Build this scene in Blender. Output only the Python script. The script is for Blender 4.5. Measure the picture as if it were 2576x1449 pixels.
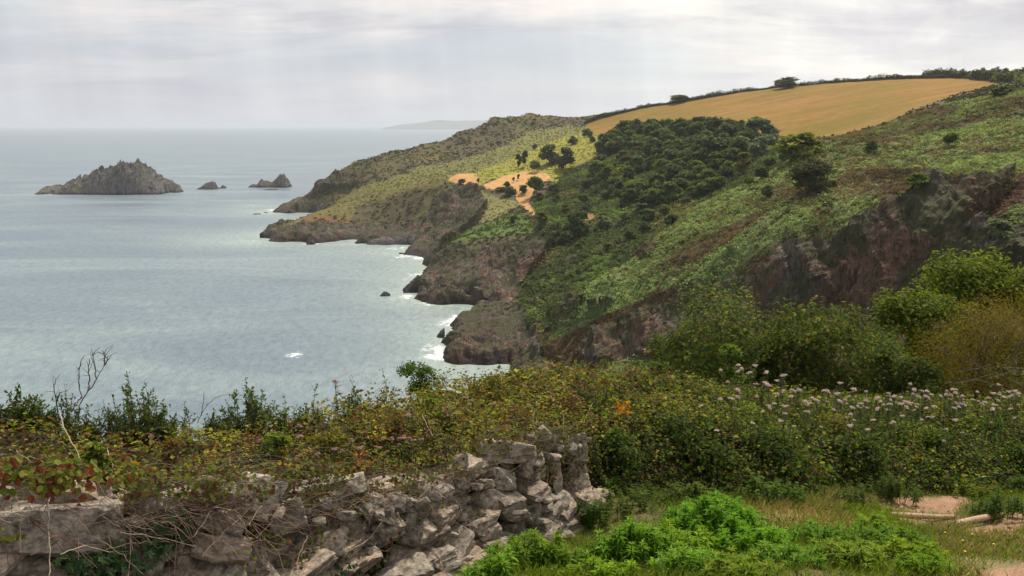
import bpy, math, random
import numpy as np
from mathutils import Vector, Matrix, Euler

for _o in list(bpy.data.objects):
    bpy.data.objects.remove(_o)
SC = bpy.context.scene
COL = SC.collection

# ------------------------------------------------------------------ camera
H = 70.0                       # height of the eye above the sea, metres
PITCH = math.radians(10.38)    # looking slightly down
FPX = 2231.0                   # focal length for a 2576 px wide frame
CP, SP = math.cos(PITCH), math.sin(PITCH)
cam_d = bpy.data.cameras.new("camera")
cam_d.sensor_width = 36.0
cam_d.lens = 36.0 * FPX / 2576.0
cam_d.clip_start = 0.2
cam_d.clip_end = 120000.0
cam = bpy.data.objects.new("camera", cam_d)
COL.objects.link(cam)
cam.location = (0, 0, H)
cam.rotation_euler = (math.pi / 2 - PITCH, 0, 0)
SC.camera = cam

# ------------------------------------------------------------------ sun and sky
SUN_AZ, SUN_EL = math.radians(28.0), math.radians(57.0)
sun_d = bpy.data.lights.new("sun", 'SUN')
sun_d.energy = 5.0
sun_d.angle = math.radians(3.0)
sun_d.color = (1.0, 0.90, 0.74)
sun = bpy.data.objects.new("sun", sun_d)
COL.objects.link(sun)
sv = Vector((math.sin(SUN_AZ) * math.cos(SUN_EL), math.cos(SUN_AZ) * math.cos(SUN_EL), math.sin(SUN_EL)))
sun.rotation_euler = sv.to_track_quat('Z', 'Y').to_euler()

W = bpy.data.worlds.new("World")
SC.world = W
W.use_nodes = True
nt = W.node_tree
nt.nodes.clear()


def N(nt, typ, **kw):
    n = nt.nodes.new(typ)
    for k, v in kw.items():
        if k.startswith("i_"):
            n.inputs[k[2:].replace("__", " ")].default_value = v
        else:
            setattr(n, k, v)
    return n


def L(nt, a, b):
    nt.links.new(a, b)


def ramp(nt, fac, stops, interp='LINEAR'):
    r = nt.nodes.new('ShaderNodeValToRGB')
    r.color_ramp.interpolation = interp
    els = r.color_ramp.elements
    while len(els) < len(stops):
        els.new(0.5)
    for e, (p, c) in zip(els, stops):
        e.position = p
        e.color = (c[0], c[1], c[2], 1) if len(c) == 3 else c
    nt.links.new(fac, r.inputs[0])
    return r.outputs[0]


def mixc(nt, fac, a, b, mode='MIX'):
    m = nt.nodes.new('ShaderNodeMix')
    m.data_type = 'RGBA'
    m.blend_type = mode
    for i, v in ((0, fac), (6, a), (7, b)):
        if isinstance(v, (int, float)):
            m.inputs[i].default_value = v
        elif isinstance(v, tuple):
            m.inputs[i].default_value = (v[0], v[1], v[2], 1)
        else:
            nt.links.new(v, m.inputs[i])
    return m.outputs[2]


def mathn(nt, op, a, b=None, c=None, clamp=False):
    m = nt.nodes.new('ShaderNodeMath')
    m.operation = op
    m.use_clamp = clamp
    for i, v in enumerate((a, b, c)):
        if v is None:
            continue
        if isinstance(v, (int, float)):
            m.inputs[i].default_value = v
        else:
            nt.links.new(v, m.inputs[i])
    return m.outputs[0]


def noise(nt, vec, scale, detail=4, rough=0.55, dist=0.0, out=0):
    n = nt.nodes.new('ShaderNodeTexNoise')
    n.inputs['Scale'].default_value = scale
    n.inputs['Detail'].default_value = detail
    n.inputs['Roughness'].default_value = rough
    n.inputs['Distortion'].default_value = dist
    if vec is not None:
        nt.links.new(vec, n.inputs['Vector'])
    return n.outputs[out]


def mapping(nt, vec, scale=(1, 1, 1), rot=(0, 0, 0), loc=(0, 0, 0)):
    m = nt.nodes.new('ShaderNodeMapping')
    m.inputs['Scale'].default_value = scale
    m.inputs['Rotation'].default_value = rot
    m.inputs['Location'].default_value = loc
    nt.links.new(vec, m.inputs['Vector'])
    return m.outputs[0]


sky = N(nt, 'ShaderNodeTexSky', sky_type='NISHITA', sun_disc=False)
sky.sun_elevation = SUN_EL
sky.sun_rotation = SUN_AZ
sky.dust_density = 3.0
tc = N(nt, 'ShaderNodeTexCoord')
sep = N(nt, 'ShaderNodeSeparateXYZ')
L(nt, tc.outputs['Generated'], sep.inputs[0])
# project the view direction on a cloud deck overhead so clouds flatten towards the horizon
zc = mathn(nt, 'ADD', mathn(nt, 'MAXIMUM', sep.outputs[2], 0.0), 0.16)
px_ = mathn(nt, 'DIVIDE', sep.outputs[0], zc)
py_ = mathn(nt, 'DIVIDE', sep.outputs[1], zc)
cmb = N(nt, 'ShaderNodeCombineXYZ')
L(nt, px_, cmb.inputs[0]); L(nt, py_, cmb.inputs[1])
deck = cmb.outputs[0]
n1 = noise(nt, mapping(nt, deck, (0.75, 0.9, 1), loc=(3.1, 1.7, 0)), 1.0, 7, 0.55, 0.5)
n2 = noise(nt, mapping(nt, deck, (0.45, 0.8, 1), loc=(0.4, 6.2, 0)), 0.8, 3, 0.5)
n3 = noise(nt, mapping(nt, deck, (1.3, 3.2, 1), loc=(7.7, 2.2, 3)), 1.1, 8, 0.6, 0.3)
cloud = ramp(nt, n1, [(0.35, (3.9, 3.85, 4.3)), (0.45, (4.75, 4.7, 4.95)), (0.53, (5.7, 5.7, 5.6)), (0.64, (7.0, 6.45, 6.05))])
dapple = ramp(nt, n3, [(0.38, (0.87, 0.86, 0.89)), (0.5, (1, 1, 1)), (0.62, (1.09, 1.06, 1.03))])
hi_f = ramp(nt, sep.outputs[2], [(0.035, (0, 0, 0)), (0.12, (1, 1, 1))])
dap = mixc(nt, hi_f, (1, 1, 1), dapple)
cloud = mixc(nt, 1.0, cloud, dap, 'MULTIPLY')
gap = ramp(nt, n2, [(0.50, (0, 0, 0)), (0.62, (0.75, 0.75, 0.75))])
hs = N(nt, 'ShaderNodeHueSaturation'); hs.inputs['Saturation'].default_value = 0.55
hs.inputs['Value'].default_value = 1.0
L(nt, sky.outputs[0], hs.inputs['Color'])
blue = mixc(nt, 0.72, hs.outputs[0], (4.2, 4.9, 5.3))
skyc = mixc(nt, gap, cloud, blue)
# veil thickens toward the horizon, brighter toward the hidden sun
veil = ramp(nt, sep.outputs[2], [(0.0, (1, 1, 1)), (0.03, (0.72, 0.72, 0.72)), (0.11, (0.0, 0.0, 0.0))])
skyc = mixc(nt, veil, skyc, (5.35, 5.35, 5.4))
side = ramp(nt, mathn(nt, 'MULTIPLY_ADD', sep.outputs[0], 0.8, 0.5), [(0.0, (0.84, 0.86, 0.9)), (0.45, (0.95, 0.95, 0.98)), (0.8, (1.24, 1.23, 1.17)), (1, (1.2, 1.19, 1.14))])
skyc = mixc(nt, 1.0, skyc, side, 'MULTIPLY')
# faint slanting shafts in the veil under the cloud deck
shx = mathn(nt, 'ADD', mathn(nt, 'DIVIDE', sep.outputs[0], mathn(nt, 'MAXIMUM', sep.outputs[1], 0.05)), mathn(nt, 'MULTIPLY', sep.outputs[2], 0.12))
cmb2 = N(nt, 'ShaderNodeCombineXYZ'); L(nt, shx, cmb2.inputs[0])
shf = ramp(nt, noise(nt, cmb2.outputs[0], 9.0, 4, 0.6), [(0.35, (0.93, 0.93, 0.945)), (0.65, (1.06, 1.06, 1.05))])
skyc = mixc(nt, 1.0, skyc, shf, 'MULTIPLY')
bg = N(nt, 'ShaderNodeBackground')
bg.inputs['Strength'].default_value = 0.138
L(nt, skyc, bg.inputs['Color'])
wo = N(nt, 'ShaderNodeOutputWorld')
L(nt, bg.outputs[0], wo.inputs['Surface'])

SC.view_settings.view_transform = 'Standard'
SC.view_settings.look = 'None'
SC.view_settings.exposure = 0.08
SC.view_settings.gamma = 1.0
SC.render.engine = 'CYCLES'
SC.cycles.use_denoising = True
SC.cycles.denoiser = 'OPENIMAGEDENOISE'
SC.cycles.denoising_input_passes = 'RGB_ALBEDO_NORMAL'
SC.cycles.max_bounces = 6
SC.cycles.diffuse_bounces = 2
SC.cycles.glossy_bounces = 2
SC.cycles.transmission_bounces = 2
SC.cycles.volume_bounces = 1
SC.cycles.caustics_reflective = False
SC.cycles.caustics_refractive = False

# ------------------------------------------------------------------ numeric helpers
def ray(u, v):
    """direction through a point of the 2576 x 1449 frame, scaled to y = 1"""
    a = np.asarray(u, float) - 1288.0
    b = 724.5 - np.asarray(v, float)
    y = CP * FPX + b * SP
    z = -SP * FPX + b * CP
    return a / y, z / y


def P(u, v, d):
    rx, rz = ray(u, v)
    return (float(rx * d), float(d), float(H + rz * d))


def WL(u, v, z=0.0):
    """point on the water (height z) seen at u, v"""
    rx, rz = ray(u, v)
    d = (z - H) / rz
    return (float(rx * d), float(d), float(z))


def G(u, d, z, v=700):
    """point at column u, distance d, absolute height z"""
    rx, _ = ray(u, v)
    return (float(rx * d), float(d), float(z))


def proj(p):
    p = np.asarray(p, float)
    y = p[..., 1] * CP - (p[..., 2] - H) * SP
    z = p[..., 1] * SP + (p[..., 2] - H) * CP
    return 1288 + FPX * p[..., 0] / y, 724.5 - FPX * z / y


def inpoly(u, v, poly):
    poly = np.asarray(poly, float)
    r = np.zeros(np.shape(u), bool)
    j = len(poly) - 1
    for i in range(len(poly)):
        xi, yi = poly[i]; xj, yj = poly[j]
        c = ((yi > v) != (yj > v)) & (u < (xj - xi) * (v - yi) / (yj - yi + 1e-12) + xi)
        r ^= c
        j = i
    return r


def _h(ix, iy, iz, seed):
    h = (ix.astype(np.int64) * 374761393 + iy.astype(np.int64) * 668265263 + iz.astype(np.int64) * 2147483647 + seed * 974634777) & 0xFFFFFFFF
    h = ((h ^ (h >> 13)) * 1274126177) & 0xFFFFFFFF
    h = ((h ^ (h >> 16)) * 2246822519) & 0xFFFFFFFF
    h ^= h >> 15
    return (h & 0xFFFFFF).astype(np.float32) / float(0xFFFFFF) * 2 - 1


def vn3(x, y, z, seed=0):
    x = np.asarray(x, np.float64); y = np.asarray(y, np.float64); z = np.asarray(z, np.float64) + np.zeros_like(x)
    ix, iy, iz = np.floor(x), np.floor(y), np.floor(z)
    fx, fy, fz = x - ix, y - iy, z - iz
    fx = fx * fx * (3 - 2 * fx); fy = fy * fy * (3 - 2 * fy); fz = fz * fz * (3 - 2 * fz)
    r = 0
    for a in (0, 1):
        wa = fx if a else 1 - fx
        for b in (0, 1):
            wb = fy if b else 1 - fy
            for c in (0, 1):
                wc = fz if c else 1 - fz
                r = r + wa * wb * wc * _h(ix + a, iy + b, iz + c, seed)
    return r


def fbm(x, y, z, s, octv=4, seed=0, gain=0.5, ridged=False):
    """s = size of the largest feature"""
    r, a, t = 0, 1.0, 0
    f = 1.0 / s
    for o in range(octv):
        n = vn3(x * f + 11.3 * o, y * f - 7.1 * o, z * f + 3.7 * o, seed + o)
        if ridged:
            n = 1 - 2 * np.abs(n)
        r = r + a * n
        t += a
        a *= gain
        f *= 2.03
    return r / t


class RBF:
    def __init__(self, pts):
        p = np.array(pts, float)
        self.c = p[:, :2]
        z = p[:, 2]
        n = len(z)
        D = np.sqrt(((self.c[:, None] - self.c[None]) ** 2).sum(-1))
        A = np.zeros((n + 3, n + 3))
        A[:n, :n] = -D
        A[:n, n] = 1
        A[:n, n + 1:] = self.c
        A[n, :n] = 1
        A[n + 1:, :n] = self.c.T
        self.w = np.linalg.lstsq(A, np.r_[z, 0, 0, 0], rcond=None)[0]

    def __call__(self, x, y):
        x = np.asarray(x, float); y = np.asarray(y, float)
        sh = x.shape
        x = x.ravel(); y = y.ravel()
        out = np.empty(len(x))
        for i in range(0, len(x), 20000):
            a, b = x[i:i + 20000], y[i:i + 20000]
            dx = a.astype(np.float32)[:, None] - self.c[None, :, 0].astype(np.float32)
            dy = b.astype(np.float32)[:, None] - self.c[None, :, 1].astype(np.float32)
            dx *= dx; dy *= dy; dx += dy
            np.sqrt(dx, out=dx)
            out[i:i + 20000] = -(dx @ self.w[:-3].astype(np.float32)) + self.w[-3] + a * self.w[-2] + b * self.w[-1]
        return out.reshape(sh)


# ------------------------------------------------------------------ object helpers
def tag(o, label=None, cat=None, group=None, kind=None):
    if label: o['label'] = label
    if cat: o['category'] = cat
    if group: o['group'] = group
    if kind: o['kind'] = kind
    return o


def make_mesh(name, V, F, mat=None, col=None, smooth=True, attrs=None, sharp=False):
    V = np.asarray(V, np.float32); F = np.asarray(F, np.int32)
    me = bpy.data.meshes.new(name)
    me.vertices.add(len(V)); me.vertices.foreach_set('co', V.ravel())
    k = F.shape[1]
    me.loops.add(F.size); me.loops.foreach_set('vertex_index', F.ravel())
    me.polygons.add(len(F)); me.polygons.foreach_set('loop_start', np.arange(0, F.size, k, dtype=np.int32))
    if smooth:
        me.polygons.foreach_set('use_smooth', np.ones(len(F), bool))
    else:
        me.polygons.foreach_set('use_smooth', np.zeros(len(F), bool))
    if col is not None:
        a = me.color_attributes.new('col', 'FLOAT_COLOR', 'POINT')
        c = np.ones((len(V), 4), np.float32); c[:, :3] = col
        a.data.foreach_set('color', c.ravel())
    if attrs:
        for an, av in attrs.items():
            a = me.attributes.new(an, 'FLOAT', 'POINT')
            a.data.foreach_set('value', np.asarray(av, np.float32))
    me.update(calc_edges=True)
    if mat: me.materials.append(mat)
    return me


def obj(name, me, parent=None, loc=(0, 0, 0), **kw):
    o = bpy.data.objects.new(name, me)
    COL.objects.link(o)
    o.location = loc
    if parent is not None: o.parent = parent
    tag(o, **kw)
    return o


def empty(name, loc, **kw):
    o = bpy.data.objects.new(name, None)
    COL.objects.link(o)
    o.location = loc
    o.empty_display_size = 0.3
    tag(o, **kw)
    return o


def new_mat(name):
    m = bpy.data.materials.new(name)
    m.use_nodes = True
    m.node_tree.nodes.clear()
    return m, m.node_tree


def finish(nt, sh):
    o = nt.nodes.new('ShaderNodeOutputMaterial')
    nt.links.new(sh, o.inputs['Surface'])


def principled(nt, base, rough=0.8, spec=0.3, normal=None):
    b = nt.nodes.new('ShaderNodeBsdfPrincipled')
    if isinstance(base, tuple): b.inputs['Base Color'].default_value = (*base, 1)
    else: nt.links.new(base, b.inputs['Base Color'])
    if isinstance(rough, (int, float)): b.inputs['Roughness'].default_value = rough
    else: nt.links.new(rough, b.inputs['Roughness'])
    b.inputs['Specular IOR Level'].default_value = spec
    if normal is not None: nt.links.new(normal, b.inputs['Normal'])
    return b.outputs[0]


def bump(nt, h, strength=0.5, dist=0.1):
    b = nt.nodes.new('ShaderNodeBump')
    b.inputs['Strength'].default_value = strength
    b.inputs['Distance'].default_value = dist
    nt.links.new(h, b.inputs['Height'])
    return b.outputs[0]


def pos(nt):
    return nt.nodes.new('ShaderNodeNewGeometry').outputs['Position']


def objco(nt):
    return nt.nodes.new('ShaderNodeTexCoord').outputs['Object']


def attr(nt, name, out='Color'):
    a = nt.nodes.new('ShaderNodeAttribute')
    a.attribute_name = name
    return a.outputs[out]


# ------------------------------------------------------------------ materials
def mat_foliage(name, trans=0.3, spec=0.35, rough=0.5, var=0.25, sat=1.0):
    m, t = new_mat(name)
    c = attr(t, 'col')
    oi = t.nodes.new('ShaderNodeObjectInfo')
    v = mathn(t, 'MULTIPLY_ADD', oi.outputs['Random'], var, 1 - var / 2)
    hv = t.nodes.new('ShaderNodeHueSaturation')
    t.links.new(v, hv.inputs['Value']); t.links.new(c, hv.inputs['Color'])
    hv.inputs['Hue'].default_value = 0.5; hv.inputs['Saturation'].default_value = sat
    p = principled(t, hv.outputs[0], rough, spec)
    tr = t.nodes.new('ShaderNodeBsdfTranslucent')
    hv2 = t.nodes.new('ShaderNodeHueSaturation')
    hv2.inputs['Saturation'].default_value = 1.1; hv2.inputs['Value'].default_value = 1.5
    t.links.new(hv.outputs[0], hv2.inputs['Color']); t.links.new(hv2.outputs[0], tr.inputs['Color'])
    mx = t.nodes.new('ShaderNodeMixShader'); mx.inputs[0].default_value = trans
    t.links.new(p, mx.inputs[1]); t.links.new(tr.outputs[0], mx.inputs[2])
    finish(t, mx.outputs[0])
    return m


def mat_bark(name, c1, c2, scale=12):
    m, t = new_mat(name)
    o = objco(t)
    n = noise(t, mapping(t, o, (1, 1, 0.25)), scale, 5, 0.6)
    c = ramp(t, n, [(0.35, c1), (0.65, c2)])
    finish(t, principled(t, c, 0.9, 0.2, bump(t, n, 0.6, 0.01)))
    return m


def rock_colour(t, p, scale, base, dark, warm, pale, strat=(1, 1, 5), rot=(0.5, 0.35, 0.2)):
    ps = mapping(t, p, strat, rot)
    a = noise(t, ps, scale, 8, 0.62, 0.4)
    b = noise(t, p, scale * 0.23, 4, 0.5)
    c = noise(t, p, scale * 3.1, 5, 0.6)
    c1 = ramp(t, a, [(0.36, dark), (0.48, base), (0.60, base), (0.74, pale)])
    wm = ramp(t, b, [(0.45, (0, 0, 0)), (0.62, (1, 1, 1))])
    c2 = mixc(t, mathn(t, 'MULTIPLY', wm, 0.7), c1, warm)
    st = noise(t, mapping(t, p, (strat[0] * 1.3, strat[1] * .5, strat[2] * .5) if strat[2] < 1 else (1.4, 1.4, 1.4)), scale * 4.2, 5, 0.65)
    c2 = mixc(t, 1.0, c2, ramp(t, st, [(0.34, (0.5, 0.5, 0.52)), (0.5, (1, 1, 1)), (0.66, (1.5, 1.48, 1.44))]), 'MULTIPLY')
    f = ramp(t, c, [(0.3, (0.68, 0.68, 0.68)), (0.7, (1.25, 1.25, 1.25))])
    return mixc(t, 1.0, c2, f, 'MULTIPLY'), a, c


def mat_terrain():
    m, t = new_mat('hillside_ground')
    p = pos(t)
    g = attr(t, 'col')
    rk = attr(t, 'rock', 'Fac')
    # ground: fine mottling
    n1 = noise(t, p, 0.35, 8, 0.65)
    n2 = noise(t, p, 2.2, 6, 0.7)
    f1 = ramp(t, n1, [(0.3, (0.72, 0.74, 0.72)), (0.7, (1.28, 1.24, 1.2))])
    f2 = ramp(t, n2, [(0.32, (0.55, 0.56, 0.55)), (0.5, (1, 1, 1)), (0.68, (1.4, 1.38, 1.3))])
    gc = mixc(t, 1.0, mixc(t, 1.0, g, f1, 'MULTIPLY'), f2, 'MULTIPLY')
    rc, ra, rb = rock_colour(t, p, 0.34, (0.092, 0.073, 0.058), (0.015, 0.014, 0.015), (0.150, 0.076, 0.045), (0.29, 0.245, 0.20), (1.5, 0.42, 0.42), (0.1, 0.0, 0.35))
    # tide line: wet black foot, pale band above
    sp = t.nodes.new('ShaderNodeSeparateXYZ'); t.links.new(p, sp.inputs[0])
    zz = mathn(t, 'ADD', sp.outputs[2], mathn(t, 'MULTIPLY', n1, 3.0))
    wet = ramp(t, mathn(t, 'DIVIDE', zz, 10.0), [(0.30, (0.30, 0.29, 0.29)), (0.62, (1, 1, 1))])
    rc = mixc(t, 1.0, rc, wet, 'MULTIPLY')
    mo = noise(t, mapping(t, p, (1.2, 0.5, 0.5)), 0.085, 7, 0.68, 0.6)
    mf = ramp(t, mo, [(0.45, (0, 0, 0)), (0.52, (0.9, 0.9, 0.9))])
    rc = mixc(t, mathn(t, 'MULTIPLY', mf, ramp(t, mathn(t, 'DIVIDE', zz, 20.0), [(0.16, (0, 0, 0)), (0.28, (1, 1, 1))])), rc, mixc(t, n2, (0.024, 0.030, 0.012), (0.080, 0.078, 0.030)))
    gh = t.nodes.new('ShaderNodeHueSaturation'); gh.inputs['Saturation'].default_value = 1.15
    t.links.new(gc, gh.inputs['Color']); gc = gh.outputs[0]
    c = mixc(t, rk, gc, rc)
    hgt = mathn(t, 'ADD', mathn(t, 'MULTIPLY', ra, mathn(t, 'MULTIPLY', rk, 2.2)), mathn(t, 'MULTIPLY', n2, 0.25))
    finish(t, principled(t, c, 0.88, 0.25, bump(t, hgt, 0.9, 1.0)))
    return m


def mat_near_ground():
    m, t = new_mat('near_ground')
    p = pos(t)
    g = attr(t, 'col')
    n1 = noise(t, p, 3.0, 8, 0.65)
    n2 = noise(t, p, 30, 6, 0.7)
    f1 = ramp(t, n1, [(0.3, (0.7, 0.7, 0.7)), (0.7, (1.25, 1.25, 1.25))])
    f2 = ramp(t, n2, [(0.3, (0.6, 0.58, 0.55)), (0.7, (1.3, 1.3, 1.3))])
    c = mixc(t, 1.0, mixc(t, 1.0, g, f1, 'MULTIPLY'), f2, 'MULTIPLY')
    finish(t, principled(t, c, 0.95, 0.15, bump(t, mathn(t, 'ADD', n1, mathn(t, 'MULTIPLY', n2, 0.3)), 0.8, 0.06)))
    return m


def mat_field():
    m, t = new_mat('stubble_field')
    p = pos(t)
    a = noise(t, mapping(t, p, (0.25, 1.2, 1), (0, 0, 0.12)), 0.06, 8, 0.65)
    b = noise(t, mapping(t, p, (0.22, 1.8, 1), (0, 0, 0.1)), 0.5, 6, 0.7)
    c = noise(t, p, 0.012, 3, 0.5)
    c1 = ramp(t, a, [(0.3, (0.155, 0.102, 0.018)), (0.5, (0.225, 0.128, 0.028)), (0.68, (0.29, 0.148, 0.045))])
    gr = ramp(t, c, [(0.42, (0, 0, 0)), (0.62, (0.75, 0.75, 0.75))])
    c2 = mixc(t, gr, c1, (0.155, 0.120, 0.016))
    tl = noise(t, mapping(t, p, (0.03, 1.6, 1), (0, 0, 0.16)), 1.0, 2, 0.5)
    c2 = mixc(t, 1.0, c2, ramp(t, tl, [(0.36, (0.8, 0.82, 0.8)), (0.5, (1, 1, 1)), (0.66, (1.12, 1.1, 1.08))]), 'MULTIPLY')
    f = ramp(t, b, [(0.3, (0.72, 0.72, 0.72)), (0.7, (1.26, 1.26, 1.26))])
    finish(t, principled(t, mixc(t, 1.0, c2, f, 'MULTIPLY'), 0.95, 0.1, bump(t, b, 0.6, 0.4)))
    return m


def mat_rock(name, scale, base, dark, warm, pale, strat=(1, 1, 5), rot=(0.5, 0.35, 0.2), bd=0.02, tide=False, lichen=None, objspace=True, bs=0.8):
    m, t = new_mat(name)
    p = objco(t) if objspace else pos(t)
    oi = t.nodes.new('ShaderNodeObjectInfo')
    if objspace:
        cb = t.nodes.new('ShaderNodeVectorMath'); cb.operation = 'ADD'
        sc = t.nodes.new('ShaderNodeVectorMath'); sc.operation = 'SCALE'
        sc.inputs[0].default_value = (17, 31, 23); t.links.new(oi.outputs['Random'], sc.inputs['Scale'])
        t.links.new(p, cb.inputs[0]); t.links.new(sc.outputs[0], cb.inputs[1])
        p = cb.outputs[0]
    c, a, b = rock_colour(t, p, scale, base, dark, warm, pale, strat, rot)
    v = mathn(t, 'MULTIPLY_ADD', oi.outputs['Random'], 0.45, 0.78)
    c = mixc(t, 1.0, c, v, 'MULTIPLY')
    if lichen:
        ln = noise(t, p, scale * 1.7, 6, 0.7, 0.6)
        lf = ramp(t, ln, [(0.57, (0, 0, 0)), (0.63, (0.75, 0.75, 0.75))])
        c = mixc(t, lf, c, lichen)
        mn = noise(t, p, scale * .8, 6, 0.7, 0.8)
        c = mixc(t, ramp(t, mn, [(0.54, (0, 0, 0)), (0.62, (0.65, 0.65, 0.65))]), c, (0.085, 0.082, 0.038))
    if tide:
        sp = t.nodes.new('ShaderNodeSeparateXYZ'); t.links.new(pos(t), sp.inputs[0])
        zz = mathn(t, 'ADD', sp.outputs[2], mathn(t, 'MULTIPLY', b, 2.5))
        wet = ramp(t, mathn(t, 'DIVIDE', zz, 10.0), [(0.22, (0.33, 0.33, 0.35)), (0.42, (1, 1, 1))])
        c = mixc(t, 1.0, c, wet, 'MULTIPLY')
    finish(t, principled(t, c, 0.85, 0.3, bump(t, mathn(t, 'ADD', a, mathn(t, 'MULTIPLY', b, 0.35)), bs, bd)))
    return m


def mat_water():
    m, t = new_mat('sea_water')
    p = pos(t)
    w1 = noise(t, mapping(t, p, (1, 0.5, 1), (0, 0, 0.5)), 0.10, 3, 0.55, 0.3)
    w2 = noise(t, mapping(t, p, (1, 0.45, 1), (0, 0, 0.75)), 0.42, 4, 0.6, 0.2)
    w3 = noise(t, mapping(t, p, (1, 0.5, 1), (0, 0, 0.35)), 1.5, 3, 0.6)
    hgt = mathn(t, 'ADD', mathn(t, 'ADD', mathn(t, 'MULTIPLY', w1, 1.0), mathn(t, 'MULTIPLY', w2, 1.1)), mathn(t, 'MULTIPLY', w3, 0.42))
    pat = noise(t, mapping(t, p, (0.55, 1.5, 1), (0, 0, 0.25)), 0.010, 6, 0.62, 1.0)
    shal_glare = attr(t, 'shallow_glare', 'Fac')
    deep = ramp(t, pat, [(0.35, (0.104, 0.148, 0.182)), (0.5, (0.134, 0.182, 0.212)), (0.66, (0.182, 0.235, 0.25))])
    wc = mixc(t, mathn(t, 'MULTIPLY', shal_glare, 0.75), deep, (0.30, 0.375, 0.33))  # paler water near the shore, with sun glare painted into its colour
    rip = ramp(t, w2, [(0.33, (0.80, 0.81, 0.82)), (0.5, (1, 1, 1)), (0.68, (1.16, 1.15, 1.14))])
    wc = mixc(t, 1.0, wc, rip, 'MULTIPLY')
    rough = ramp(t, pat, [(0.35, (0.30, 0.30, 0.30)), (0.65, (0.42, 0.42, 0.42))])
    wt = principled(t, wc, rough, 0.5, bump(t, hgt, 0.55, 1.0))
    # foam, plus white flecks painted for whitecaps and sun sparkle
    fm = attr(t, 'foam', 'Fac')
    fn = noise(t, mapping(t, p, (1, 0.8, 1)), 0.22, 8, 0.72, 1.2)
    fn2 = noise(t, p, 0.07, 6, 0.7, 1.5)
    ff = mathn(t, 'ADD', mathn(t, 'MULTIPLY', fm, 0.34), mathn(t, 'MULTIPLY_ADD', fn, 0.75, mathn(t, 'MULTIPLY', fn2, 0.35)))
    fl = noise(t, mapping(t, p, (0.5, 1.7, 1), (0, 0, 0.15)), 0.55, 3, 0.6, 0.4)
    fl2 = noise(t, p, 0.02, 3, 0.6)
    fleck_glint = mathn(t, 'MULTIPLY', ramp(t, fl, [(0.62, (0, 0, 0)), (0.70, (1, 1, 1))]), mathn(t, 'MULTIPLY', ramp(t, shal_glare, [(0.1, (0.04, 0.04, 0.04)), (0.8, (0.75, 0.75, 0.75))]), ramp(t, fl2, [(0.42, (0.1, 0.1, 0.1)), (0.6, (1, 1, 1))])))
    mask = ramp(t, ff, [(0.80, (0, 0, 0)), (0.93, (0.95, 0.95, 0.95))])
    foam = principled(t, (0.78, 0.80, 0.80), 0.8, 0.2)
    mx = t.nodes.new('ShaderNodeMixShader')
    t.links.new(mathn(t, 'MAXIMUM', mask, fleck_glint), mx.inputs[0]); t.links.new(wt, mx.inputs[1]); t.links.new(foam, mx.inputs[2])
    finish(t, mx.outputs[0])
    return m


M_TERR = mat_terrain()
M_NEAR = mat_near_ground()
M_FIELD = mat_field()
M_SEA = mat_water()
M_SEAROCK = mat_rock('sea_rock', 0.22, (0.085, 0.078, 0.078), (0.022, 0.021, 0.023), (0.098, 0.090, 0.050), (0.17, 0.155, 0.14), (1.4, 1.4, 0.5), (0.4, 0.7, 0.3), 1.2, True, objspace=False, bs=1.0)
M_LEAF = mat_foliage('leaves', 0.42, 0.10, 0.62, sat=1.08)
M_FAR = mat_foliage('hill_leaves', 0.34, 0.06, 0.8, 0.4, sat=1.12)
M_TRUNK = mat_bark('bark', (0.05, 0.038, 0.03), (0.13, 0.105, 0.085), 6)

# ------------------------------------------------------------------ terrain control points
T = []
def pts(lst):
    for q in lst: T.append(P(*q))
def wls(lst, z=0.0):
    for q in lst: T.append(WL(q[0], q[1], z))
def gs(lst):
    for q in lst: T.append(G(*q))

# far headland: silhouette / skyline
SKY = [(712, 520, 742), (750, 497, 745), (800, 464, 752), (850, 433, 765), (900, 408, 775), (980, 382, 785), (1060, 362, 800), (1150, 331, 820),
       (1240, 293, 840), (1330, 283, 850), (1390, 294, 860), (1430, 300, 870), (1500, 292, 870), (1650, 262, 860), (1800, 240, 850), (1940, 222, 830),
       (2100, 209, 800), (2300, 196, 760), (2450, 188, 720), (2600, 186, 680), (2800, 186, 640), (3000, 180, 600)]
pts(SKY)
for (u, v, d) in SKY:
    q = P(u, v, d)
    if u < 1300:
        T.append((q[0] * 1.08 - 6, d + 45, -8 + max(0, (q[2] - 40) * .3)))
        T.append((q[0] * 1.1 - 10, d + 150, -25))
    else:
        T.append((q[0] * 1.15, d + 120, q[2] - 22))
        T.append((q[0] * 1.3, d + 300, q[2] - 60))
wls([(706, 528), (745, 534), (790, 536)])
pts([(795, 487, 742), (850, 470, 738), (900, 461, 728), (960, 455, 715), (1000, 430, 735), (1050, 400, 765), (1100, 402, 745), (1150, 365, 790),
     (1200, 400, 720), (1250, 340, 800), (1300, 380, 730), (1350, 320, 820), (1350, 360, 760), (1430, 318, 830), (1450, 350, 760), (1500, 315, 820)])
wls([(800, 520), (730, 530)], 2)
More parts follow.
